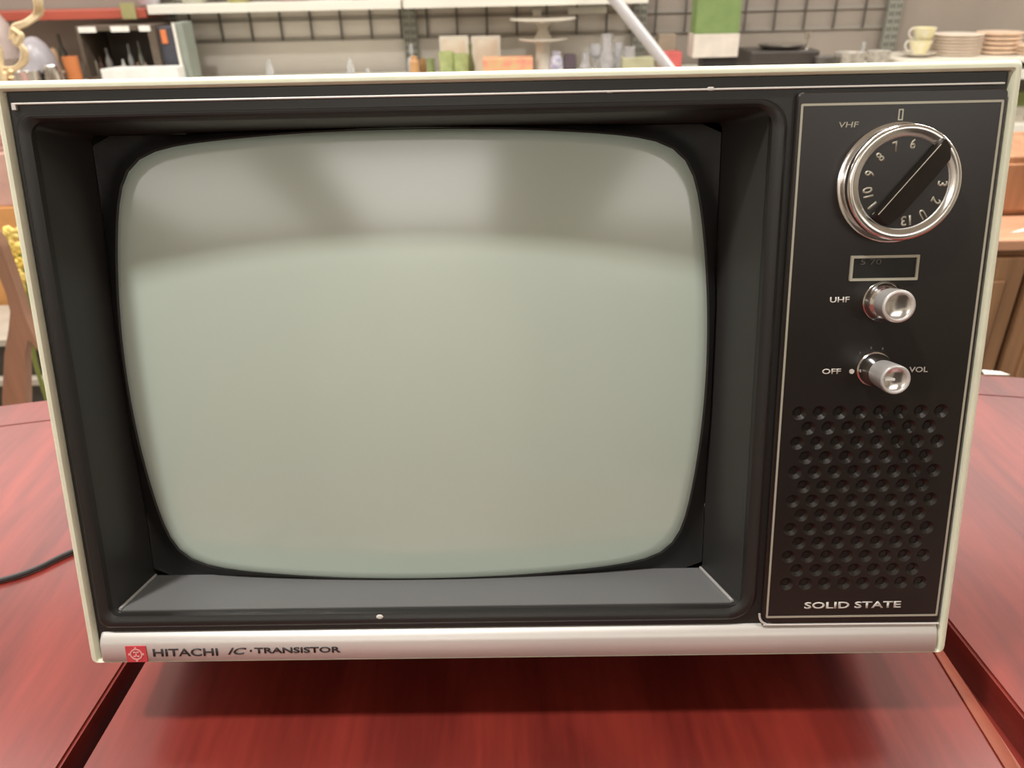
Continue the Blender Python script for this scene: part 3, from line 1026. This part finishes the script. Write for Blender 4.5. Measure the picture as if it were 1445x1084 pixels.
# things on the upper shelf, only their feet show
for px, w_, c, lab in ((228, 22, (196, 192, 196), 'pale lilac bowl at the left end of the white upper shelf'), (290, 26, (188, 186, 172), 'grey bowl second along the white upper shelf'),
                       (350, 24, (170, 165, 110), 'olive bowl on the white upper shelf'), (420, 28, (180, 160, 158), 'dusty pink bowl on the white upper shelf'), (520, 26, (176, 172, 166), 'stone grey bowl right of the pink one on the upper shelf'),
                       (650, 34, (200, 196, 190), 'broad white bowl above the cream frames on the upper shelf'), (780, 30, (160, 156, 150), 'grey bowl above the cake stand on the upper shelf')):
    mk_lathe('bowl', lab, 'bowl', px, -30, 2.93, [(0, 0), (w_ * .5, 0), (w_ * .55, 0.1), (w_, 0.9), (w_ * 1.02, 1), (w_ * .95, 0.95), (w_ * .4, 0.15), (0, 0.12)], mcol('bowl_' + str(px), *c, 0.3), z=ZU, group='bowls on the upper shelf')

# --- items on the main shelf, centre
mk_lathe('spice_jar', 'amber glass jar with white lid beside the shelf upright', 'jar', 584, 79, 2.80, [(0, 0), (6, 0), (6, 0.75), (4, 0.85), (4, 1), (0, 1)], mcol('amber', 196, 150, 105, 0.3))
mk_lathe('spice_jar', 'brown narrow jar second from the shelf upright', 'jar', 596, 82, 2.84, [(0, 0), (4, 0), (4, 0.8), (3, 1), (0, 1)], mcol('brown_jar', 150, 112, 70, 0.3))
mk_lathe('spice_jar', 'small green jar left of the green glasses', 'jar', 607, 83, 2.80, [(0, 0), (6, 0), (5, 0.8), (6, 1), (0, 1)], mcol('green_jar', 134, 144, 96, 0.3))
mk_lathe('perfume_bottle', 'clear stoppered bottle behind the amber jar', 'bottle', 581, 62, 2.90, [(0, 0), (6, 0), (6, 0.5), (1.5, 0.62), (2.5, 0.8), (2, 1), (0, 1)], M_glass)


def frame(px0, px1, py, Y, lab):
    o = mk_box('picture_frame', lab, 'frame', px0, px1, py, Y, 0.014, mcol('cream_frame_' + str(px0), 206, 196, 180), bev=0.001)
    w2 = (at(px1, 60, Y).x - at(px0, 60, Y).x) / 2
    h = at((px0 + px1) / 2, py, Y).z - ZS
    bm = bmesh.new()
    box(bm, -w2 + 0.012, w2 - 0.012, -0.0015, -0.0002, 0.012, h - 0.012)
    finish(bm, 'picture', mat('faded_print_' + str(px0), lin(212, 200, 180), 0.6, col2=lin(200, 172, 146), scale=14), o)


frame(620, 661, 51, 2.90, 'cream square frame behind the green glasses')
frame(665, 706, 51, 2.90, 'cream square frame right of the green glasses, peach print')
for px, py, lab in ((630, 73, 'pale green drinking glass, left one in front of the cream frame'), (650, 76, 'pale green drinking glass, right one in front of the cream frame')):
    mk_lathe('drinking_glass', lab, 'glass', px, py, 2.76, [(0, 0), (9, 0), (10, 1), (9, 1), (8, 0.1), (0, 0.08)], mat('green_glass_' + str(px), lin(190, 200, 140), 0.15, trans=0.3, var=0.2, scale=40), group='pale green glasses')
mk_lathe('slim_vase', 'dark olive slim vase between the two cream frames', 'vase', 664, 62, 2.84, [(0, 0), (4, 0), (5, 0.3), (2, 0.7), (2.5, 1), (0, 1)], mcol('olive_vase', 104, 104, 66, 0.3))
mk_box('flat_gift_box', 'flat coral red patterned box in front of the cake stand', 'box', 680, 752, 83, 2.72, 0.10, mat('coral_pattern', lin(226, 140, 124), 0.5, col2=lin(205, 190, 130), scale=30))
# two tier cake stand
YK = 2.84
k_ = YK / math.cos(PITCH) / FPX * 0.905
zk = at(765, 27, YK).z - ZS
zm = at(765, 57, YK).z - ZS
bm = bmesh.new()
lathe(bm, [(0, 0), (11 * k_, 0), (10 * k_, 0.01), (9 * k_, zm - 0.02), (10 * k_, zm - 0.008), (26 * k_, zm), (31 * k_, zm + 0.004), (31 * k_, zm + 0.007), (12 * k_, zm + 0.006),
           (8 * k_, zm + 0.02), (6 * k_, (zm + zk) / 2), (9 * k_, zk - 0.012), (30 * k_, zk - 0.005), (41 * k_, zk - 0.001), (41 * k_, zk + 0.003), (0, zk)], 48)
o = finish(bm, 'cake_stand', mcol('bone_china', 214, 206, 192, 0.3), smooth=True, angle=50)
o.location = (at(766, 80, YK).x, YK, ZS + 0.0003)
tag(o, 'white two-tier pedestal cake stand on the back shelf', 'cake stand')
mk_lathe('small_vase', 'blue and white china vase right of the cake stand', 'vase', 785, 73, 2.76, [(0, 0), (7, 0), (9, 0.4), (8, 0.7), (5, 0.85), (6, 1), (0, 0.98)], mat('blue_white_china', lin(208, 204, 208), 0.3, col2=lin(140, 135, 165), scale=60))
mk_box('jewellery_box', 'small dark purple box right of the blue and white vase', 'box', 797, 814, 78, 2.82, 0.06, mcol('purple_velvet', 98, 84, 92))
mk_box('price_tag', 'small white tag on the grid above the cake stand', 'tag', 752, 764, 13, 3.035, 0.004, M_price, z=at(758, 23, 3.035).z)
mk_box('price_tag', 'long white ticket strip on the grid right of the cake stand', 'tag', 801, 855, 10, 3.035, 0.004, M_price, z=at(828, 20, 3.035).z)
# crystal pieces
crystal = [(826, 74, 7, 'short crystal tumbler at the left of the crystal group'), (840, 62, 8, 'tall crystal goblet behind the short tumbler'), (856, 48, 9, 'tallest crystal decanter in the crystal group'),
           (872, 60, 9, 'cut crystal vase right of the decanter'), (888, 66, 8, 'crystal goblet just left of the white pole'), (858, 74, 9, 'cut crystal bowl in front of the decanter')]
for i, (px, py, r_, lab) in enumerate(crystal):
    pr = [(0, 0), (r_ * .7, 0), (r_ * .7, 0.04), (r_ * .2, 0.1), (r_ * .2, 0.4), (r_, 0.6), (r_ * .9, 1), (r_ * .8, 1), (r_ * .8, 0.62), (0, 0.5)] if i in (1, 4) else [(0, 0), (r_, 0), (r_ * 1.1, 0.4), (r_ * .6, 0.7), (r_ * .8, 1), (r_ * .6, 1), (r_ * .5, 0.7), (0, 0.1)]
    mk_lathe('crystal_piece', lab, 'glassware', px, py, 2.78 + (0.09 if i % 2 else 0) - (0.06 if i == 5 else 0), pr, M_glass if i % 2 else mat('frosted_crystal' + str(i), lin(200, 196, 196), 0.2, trans=0.35, var=0.2, scale=60), group='crystal glassware', seg=14)
mk_box('playing_card_box', 'low cream and green carton in front of the crystal', 'box', 880, 925, 82, 2.74, 0.06, mcol('cream_green_card', 176, 172, 140))
# the slanting white pole
YPl = 2.52
p0, p1 = at(941, 92, YPl), at(868, 0, YPl)
d = (p1 - p0)
base = p0 - d * ((p0.z - 0.02) / d.z)
top = p0 + d * 2.1
bm = bmesh.new()
tube(bm, [Vector((0, 0, 0)), (top - base)], 0.0165, 20)
o = finish(bm, 'metal_pole', mat('white_enamel_pole', lin(214, 212, 214), 0.25, 0.2, var=0.03), smooth=True)
o.location = base
tag(o, 'white metal pole slanting up to the left in front of the shelves', 'pole')
# right of pole
mk_box('red_box', 'small coral red box right of the slanting pole', 'box', 938, 964, 74, 2.78, 0.08, mcol('coral_card', 200, 96, 92))
mk_box('beige_box', 'beige carton standing behind the small red box', 'box', 930, 954, 49, 2.92, 0.06, mcol('beige_card', 168, 152, 132))
# green and white carton
YQ = 2.76
x0, x1 = at(980, 50, YQ).x, at(1044, 50, YQ).x
zb, zmid, ztop = at(1012, 81, YQ).z - ZS, at(1012, 48, YQ).z - ZS, at(1012, -25, YQ).z - ZS
t = empty('product_carton', ((x0 + x1) / 2, YQ, ZS + 0.0003))
tag(t, 'tall carton with green upper half and white lower half', 'box')
hw = (x1 - x0) / 2
bm = bmesh.new(); box(bm, -hw, hw, 0, 0.09, zb, zmid, 0.001); finish(bm, 'lower_half', mcol('carton_white', 214, 204, 192), t)
bm = bmesh.new(); box(bm, -hw + 0.003, hw - 0.003, 0.003, 0.087, zmid, ztop, 0.001); finish(bm, 'upper_half', mcol('carton_green', 122, 144, 88, 0.6), t)
bm = bmesh.new(); box(bm, -hw * .5, hw * 1.05, 0.01, 0.08, 0, zb, 0.002); finish(bm, 'base', M_blk, t)
# silver tray heap on black case
mk_box('cutlery_case', 'black lacquered case under the silver tray', 'case', 1062, 1160, 72, 2.76, 0.18, mcol('dark_case', 66, 60, 56, 0.35), bev=0.006)
zc_ = at(1110, 72, 2.80).z
mk_lathe('silver_tray', 'silver tray lying on the black case', 'tray', 1100, 62, 2.84, [(0, 0), (20, 0.0), (28, 0.8), (29, 1), (26, 0.8), (0, 0.3)], M_silver, z=zc_ + 0.001)
mk_lathe('candle_cup', 'tiny silver cup standing beside the silver tray', 'cup', 1136, 45, 2.80, [(0, 0), (3, 0), (1.5, 0.4), (4, 0.7), (3.5, 1), (0, 0.9)], M_silver, z=at(1136, 72, 2.76).z + 0.001)
mk_lathe('silver_dish', 'dark oval silver dish at the right of the black case', 'dish', 1168, 80, 2.72, [(0, 0), (10, 0), (16, 1), (14, 0.9), (0, 0.3)], mcol('tarnished_silver', 96, 90, 84, 0.3))
mk_lathe('glass_dish', 'pressed glass dish left of the cups', 'dish', 1200, 74, 2.72, [(0, 0), (14, 0), (19, 1), (17, 0.95), (12, 0.2), (0, 0.15)], mat('pressed_glass_a', lin(215, 208, 196), 0.2, trans=0.4, var=0.25, scale=60), seg=20)
mk_lathe('glass_dish', 'smaller pressed glass dish next to the cups', 'dish', 1240, 72, 2.74, [(0, 0), (11, 0), (15, 1), (13, 0.95), (10, 0.2), (0, 0.15)], mat('pressed_glass_b', lin(215, 208, 196), 0.2, trans=0.4, var=0.25, scale=60), seg=20)
mk_lathe('bud_vase', 'slim clear bud vase behind the glass dishes', 'vase', 1216, 60, 2.90, [(0, 0), (4, 0), (2, 0.5), (2.5, 1), (0, 0.9)], M_glass)
# tray with cups, saucer, plates
xt0, xt1 = at(1272, 80, 2.7).x, at(1440, 80, 2.7).x
ZT = CAM.z - 0.284
ry = empty('riser_shelf', ((xt0 + xt1) / 2, 2.68, ZS + 0.0003))
tag(ry, 'low white riser under the cups and stacked plates', 'riser')
ht = ZT - 0.0005 - ZS
rw_ = (xt1 - xt0) / 2
bm = bmesh.new(); box(bm, -rw_, rw_ + 0.12, 0, 0.30, ht - 0.012, ht, 0.002); finish(bm, 'top', mcol('white_tray', 230, 222, 208, 0.35), ry)
for xx in (-rw_ + 0.02, rw_ + 0.10):
    bm = bmesh.new(); box(bm, xx - 0.008, xx + 0.008, 0.02, 0.28, 0, ht - 0.012); finish(bm, 'support', M_porc, ry)
M_cup = mat('floral_cup', lin(240, 234, 218), 0.25, coat=0.4, col2=lin(226, 214, 140), scale=35)
YQ = 2.80
kk = YQ / math.cos(PITCH) / FPX * 0.905
mk_lathe('saucer', 'cream saucer under the two stacked teacups', 'saucer', 1294, 74, YQ, [(0, 0), (10, 0), (12, 0.3), (21, 0.9), (21.5, 1), (12, 0.5), (0, 0.35)], M_porc, z=ZT)
zsa = 0.004
for i, (z0, lab) in enumerate(((ZT + 0.006, 'lower cream and yellow teacup on the saucer'), (ZT + 0.044, 'upper cream and yellow teacup, stacked in the lower'))):
    bm = bmesh.new()
    lathe(bm, [(0, 0), (7 * kk, 0), (8 * kk, 0.004), (11 * kk, 0.020), (14 * kk, 0.046), (13.3 * kk, 0.046), (10 * kk, 0.02), (0, 0.006)], 28)
    c = finish(bm, 'teacup', M_cup, smooth=True)
    c.location = (at(1295 + i * 2, 80, YQ).x, YQ, z0)
    tag(c, lab, 'cup', 'stacked teacups')
    bm = bmesh.new()
    tube(bm, spline([(-11 * kk, 0, 0.042), (-17 * kk, 0, 0.042), (-19 * kk, 0, 0.028), (-15 * kk, 0, 0.014), (-9 * kk, 0, 0.013)], 6), 0.0028, 8)
    finish(bm, 'handle', M_porc, c, smooth=True)


def plate_stack(px, r_px, n, Y, pytop, col, what, where, deep=0.35):
    zt_ = at(px, pytop, Y).z
    step = (zt_ - ZT) / n
    m = mcol('plates_%d' % px, *col, 0.3)
    k = Y / math.cos(PITCH) / FPX * 0.905
    order = ['bottom', 'second', 'third', 'fourth', 'fifth', 'sixth', 'seventh', 'eighth', 'top']
    src = None
    for i in range(n):
        if src is None:
            bm = bmesh.new()
            r_ = r_px * k
            lathe(bm, [(0, 0), (r_ * .6, 0), (r_ * .85, step * .12), (r_, step * .50), (r_ * 1.02, step * .86), (r_ * .97, step * .92), (r_ * .6, step * .5), (0, step * .45)], 36)
            o = finish(bm, what, m, smooth=True, angle=50)
            src = o
        else:
            o = src.copy()
            C.objects.link(o)
        o.location = (at(px, 80, Y).x + (rnd.random() - .5) * 0.003, Y, ZT + i * step)
        nm = 'topmost' if i == n - 1 else (order[i] + ' from the bottom' if i else 'bottom')
        o['label'] = '%s of the %s' % (('%s ' % nm) + what.replace('_', ' '), where)
        o['category'] = what.replace('_', ' ').split()[-1]
        o['group'] = where


plate_stack(1345, 30, 7, 2.84, 47, (244, 228, 212), 'plate', 'pale plate stack right of the teacups')
plate_stack(1403, 26, 5, 2.84, 44, (236, 208, 182), 'bowl', 'peach bowl stack near the right edge')
plate_stack(1452, 24, 3, 2.80, 62, (236, 210, 186), 'saucer', 'low saucer stack at the right edge')

# ------------------------------------------------------------------ right side, below the shelf
def world_box(name, label, cat, px0, px1, py0, py1, Y, depth, m, bev=0.003, z0=None, x1=None):
    a, b = at(px0, py1, Y), at(px1, py0, Y)
    zz = a.z if z0 is None else z0
    xx = b.x if x1 is None else x1
    bm = bmesh.new()
    box(bm, -(xx - a.x) / 2, (xx - a.x) / 2, 0, depth, 0, b.z - zz, bev)
    o = finish(bm, name, m)
    o.location = ((a.x + xx) / 2, Y, zz)
    tag(o, label, cat)
    return o


M_oak = mat('oak_veneer', lin(176, 124, 88), 0.45, var=0.25, scale=3, stretch=(14, 14, 1.2))
M_oakd = mat('walnut_veneer', lin(150, 112, 80), 0.45, var=0.25, scale=3, stretch=(12, 12, 1))
# low cabinet: top surface z seen between py 300 and 340
YA = 1.30
top_z = at(1410, 338, YA).z
xl = at(1350, 420, YA).x
cab = empty('cabinet', (xl + 0.3, YA, 0))
tag(cab, 'low brown wooden cabinet right of the television behind the table', 'cabinet')
xg = at(1436, 430, YA).x - cab.location.x
bm = bmesh.new()
box(bm, -0.3, 0.3, 0.02, 0.42, 0.04, top_z - 0.02, 0.002)
finish(bm, 'body', M_oakd, cab)
bm = bmesh.new()
box(bm, -0.31, 0.31, -0.005, 0.43, top_z - 0.02, top_z, 0.003)
finish(bm, 'top', mat('cabinet_top_wood', lin(196, 146, 116), 0.4, var=0.12, scale=3, stretch=(2, 12, 2)), cab)
for (a, b) in ((-0.295, xg - 0.006), (xg + 0.006, 0.295)):
    bm = bmesh.new()
    box(bm, a, b, 0.0, 0.018, 0.06, top_z - 0.035, 0.003)
    dr = finish(bm, 'door', M_oakd, cab)
    bm = bmesh.new()
    box(bm, a + 0.03, b - 0.03, -0.005, 0.0005, 0.10, top_z - 0.075, 0.004)
    finish(bm, 'door_panel', M_oakd, dr)
bm = bmesh.new()
box(bm, -0.28, 0.28, 0.03, 0.40, 0, 0.04)
finish(bm, 'plinth', M_oakd, cab)
# chest standing on the cabinet's back half
YD = YA + 0.14
a, b = at(1380, 300, YD), at(1440, 222, YD)
ch = empty('jewellery_chest', ((a.x + b.x) / 2 + 0.06, YD, top_z + 0.0003))
tag(ch, 'striped wooden chest standing on the low brown cabinet', 'chest')
hc = b.z - top_z
bm = bmesh.new(); box(bm, -0.13, 0.13, 0.006, 0.24, 0, hc, 0.003); finish(bm, 'body', M_oak, ch)
bm = bmesh.new(); box(bm, -0.12, 0.12, -0.004, 0.006, 0.01, hc - 0.012, 0.003); finish(bm, 'drawer_front', M_oak, ch)
# white slip on cabinet front corner
bm = bmesh.new()
prism(bm, [(0, 0), (0.05, 0.012), (0.05, 0.03)], 0, 0.002, plane='xy')
o = finish(bm, 'paper_slip', M_price)
o.location = (at(1428, 338, YA + 0.02).x, YA + 0.03, top_z + 0.0003)
tag(o, 'white paper slip on top of the low brown cabinet', 'paper')
# books and boxes on the lower right shelf
zw = at(1430, 176, YF).z
zy = at(1430, 205, YF).z - 0.06
mk_box('yellow_box', 'flat yellow box on the lower shelf right of the television', 'box', 1405, 1475, 205, 2.68, 0.2, mcol('yellow_card', 220, 176, 80), z=zy, bev=0.001)
gb = mk_box('grey_carton', 'grey carton on the shelf right of the television, under a green book', 'box', 1412, 1475, 152, 2.70, 0.2, mcol('grey_carton_card', 170, 160, 146), z=zw, bev=0.001)
mk_box('green_book', 'green bound book lying on the grey carton', 'book', 1418, 1475, 130, 2.72, 0.16, mcol('green_cloth', 120, 128, 72), z=at((1412 + 1475) / 2, 152, 2.70).z + 0.0008, bev=0.001)
# folded paper on the table edge
bm = bmesh.new()
prism(bm, [(0, 0), (0.026, -0.003), (0.02, 0.005), (0.002, 0.010)], 0, 0.0012, plane='xy')
o = finish(bm, 'paper_scrap', M_price)
pz = at(1392, 521, 0.757)
o.location = (pz.x, 0.757, TABLE_Z + 0.0003)
tag(o, 'white paper scrap on the far edge of the table, right of the television', 'paper')

# ------------------------------------------------------------------ left side: chair with a curved back, yellow garland, boxes
YH = 1.22
chair = empty('side_chair', (at(20, 500, YH).x, YH, 0))
tag(chair, 'wooden side chair with a curved flat back left of the television', 'chair')
M_chair = mat('tan_chair_wood', lin(152, 114, 92), 0.4, var=0.15, scale=4, stretch=(10, 10, 1))
def cp(px, py):
    p = at(px, py, YH)
    return (p.x - chair.location.x, p.z)
bm = bmesh.new()
poly = [cp(5, 640), cp(3, 560), cp(6, 500), cp(12, 465), cp(16, 440), cp(10, 415), cp(-3, 385), cp(-16, 355), cp(-30, 342), cp(-30, 320), cp(-8, 330), cp(3, 349), cp(14, 383), cp(24, 412), cp(36, 450), cp(49, 480), cp(56, 500), cp(44, 484), cp(38, 476), cp(35, 500), cp(36, 560), cp(38, 640)]
prism(bm, poly, 0, 0.022)
es = [e for e in bm.edges]
bmesh.ops.bevel(bm, geom=es, offset=0.002, segments=1, affect='EDGES')
finish(bm, 'back_splat', M_chair, chair)
seat_z = 0.45
bm = bmesh.new()
box(bm, -0.24, 0.20, -0.42, 0.0, seat_z - 0.05, seat_z, 0.012)
finish(bm, 'seat', M_chair, chair)
bm = bmesh.new()
box(bm, cp(5, 640)[0], cp(38, 640)[0], 0.0, 0.022, seat_z, cp(5, 640)[1])
finish(bm, 'splat_base', M_chair, chair)
for (x, y) in ((-0.21, -0.39), (0.17, -0.39), (-0.21, -0.03), (0.17, -0.03)):
    bm = bmesh.new()
    box(bm, x - 0.018, x + 0.018, y - 0.018, y + 0.018, 0, seat_z - 0.05, 0.003)
    finish(bm, 'leg', M_chair, chair)

# yellow flowers in a vase behind the chair
YV = 1.34
fl = empty('artificial_flowers', (at(24, 420, YV).x, YV, 0))
tag(fl, 'bunch of yellow artificial flowers trailing beside the television', 'flowers')
M_pet = mat('yellow_petals', lin(236, 200, 70), 0.6, col2=lin(240, 224, 150), scale=20)
for (px, py, r_) in ((2, 333, 9), (14, 330, 12), (27, 330, 11), (20, 348, 11), (12, 350, 8), (30, 350, 10), (22, 366, 10), (31, 372, 11), (27, 388, 10), (36, 392, 9), (31, 405, 9), (38, 412, 9), (36, 424, 8), (42, 430, 8), (41, 443, 8), (46, 456, 7)):
    bm = bmesh.new()
    p = at(px, py, YV + rnd.uniform(-0.02, 0.02))
    rr = r_ * YV / FPX
    for k in range(6):
        a = k * PI / 3 + rnd.random()
        Mx = Matrix.Translation((p.x - fl.location.x + 0.45 * rr * math.cos(a), p.y - YV, p.z + 0.45 * rr * math.sin(a))) @ Matrix.Rotation(rnd.uniform(-.5, .5), 4, 'X') @ Matrix.Rotation(-a, 4, 'Y') @ Matrix.Diagonal((rr * .62, rr * .25, rr * .4, 1))
        bmesh.ops.create_uvsphere(bm, u_segments=8, v_segments=6, radius=1, matrix=Mx)
    finish(bm, 'flower', M_pet, fl, smooth=True)
bm = bmesh.new()
pts = [at(8, 335, YV), at(28, 360, YV), at(38, 400, YV), at(48, 460, YV), at(52, 520, YV)]
pts = [Vector((p.x - fl.location.x, 0, p.z)) for p in pts]
pts.append(Vector((pts[-1].x, 0, 0.22)))
tube(bm, spline(pts, 6), 0.004, 6)
finish(bm, 'stem', mcol('green_stem', 120, 130, 60), fl)
bm = bmesh.new()
lathe(bm, [(0, 0), (0.06, 0), (0.085, 0.08), (0.06, 0.18), (0.03, 0.24), (0.036, 0.27), (0.028, 0.26), (0.02, 0.2), (0, 0.1)], 28, Matrix.Translation((pts[-1].x, 0, 0)))
finish(bm, 'vase', mcol('grey_vase', 120, 116, 110), fl, smooth=True)

# stacked boxes at the left edge further back
YL = 2.16
mk = world_box('cardboard_box', 'pinkish cardboard box at the left edge beyond the chair', 'box', -90, 12, 215, 292, YL, 0.3, mcol('pink_card', 190, 150, 138))
o2 = world_box('cardboard_box', 'orange-brown cardboard box under the pinkish one', 'box', -90, 27, 292.5, 420, YL - 0.01, 0.3, mcol('orange_card', 196, 140, 84), z0=0.0)
o3 = world_box('red_crate', 'dark red patterned box on top of the pinkish box', 'box', -90, 9, 188, 214.6, YL + 0.03, 0.24, mat('red_stripe', lin(150, 92, 88), 0.6, col2=lin(190, 160, 150), scale=40, stretch=(0.2, 1, 6)))
z_ = o2.location.z + o2.dimensions.z
bpy.context.view_layer.update()
mk.location.z = o2.location.z + o2.dimensions.z + 0.0005
bpy.context.view_layer.update()
o3.location.z = mk.location.z + mk.dimensions.z + 0.0005
# low dark rack seen between chair and television
a = at(30, 560, 1.9)
rk = empty('storage_rack', (at(48, 540, 1.9).x, 1.9, 0))
tag(rk, 'low dark rack with pale rails behind the chair and television', 'rack')
bm = bmesh.new()
box(bm, -0.28, 0.28, 0.0, 0.22, 0.0, 0.30, 0.003)
finish(bm, 'body', mcol('dark_rack', 62, 56, 50), rk)
for z_ in (0.10, 0.2, 0.32):
    bm = bmesh.new()
    box(bm, -0.29, 0.29, -0.03, -0.0005 if z_ < 0.3 else 0.22, z_ - 0.008, z_ + 0.012, 0.002)
    finish(bm, 'rail', mcol('pale_rail_%d' % int(z_ * 100), 170, 160, 146), rk)

# ------------------------------------------------------------------ unseen furniture added behind the viewer for the screen to mirror
M_bk = mcol('bookcase_wood', 110, 84, 62)
for (x, y, w_, h_, m, lab, nm, cat) in ((-2.0, -3.2, 1.1, 2.0, M_bk, 'tall brown wardrobe added unseen behind the viewer to show in the screen', 'wardrobe', 'wardrobe'),
                                    (0.9, -2.6, 1.3, 1.55, mcol('dark_hutch', 70, 60, 54), 'dark sideboard added unseen behind the viewer, right of the wardrobe', 'sideboard', 'sideboard')):
    e_ = empty(nm, (x, y, 0))
    tag(e_, lab, cat)
    bm = bmesh.new(); box(bm, -w_ / 2, w_ / 2, 0, 0.45, 0.08, h_, 0.005); finish(bm, 'body', m, e_)
    for s_ in (-1, 1):
        bm = bmesh.new(); box(bm, min(0, s_ * w_ / 2) + 0.012, max(0, s_ * w_ / 2) - 0.012, 0.452, 0.47, 0.12, h_ - 0.04, 0.004); finish(bm, 'door', m, e_)
    bm = bmesh.new(); box(bm, -w_ / 2 + 0.03, w_ / 2 - 0.03, 0.02, 0.43, 0, 0.08); finish(bm, 'plinth', m, e_)
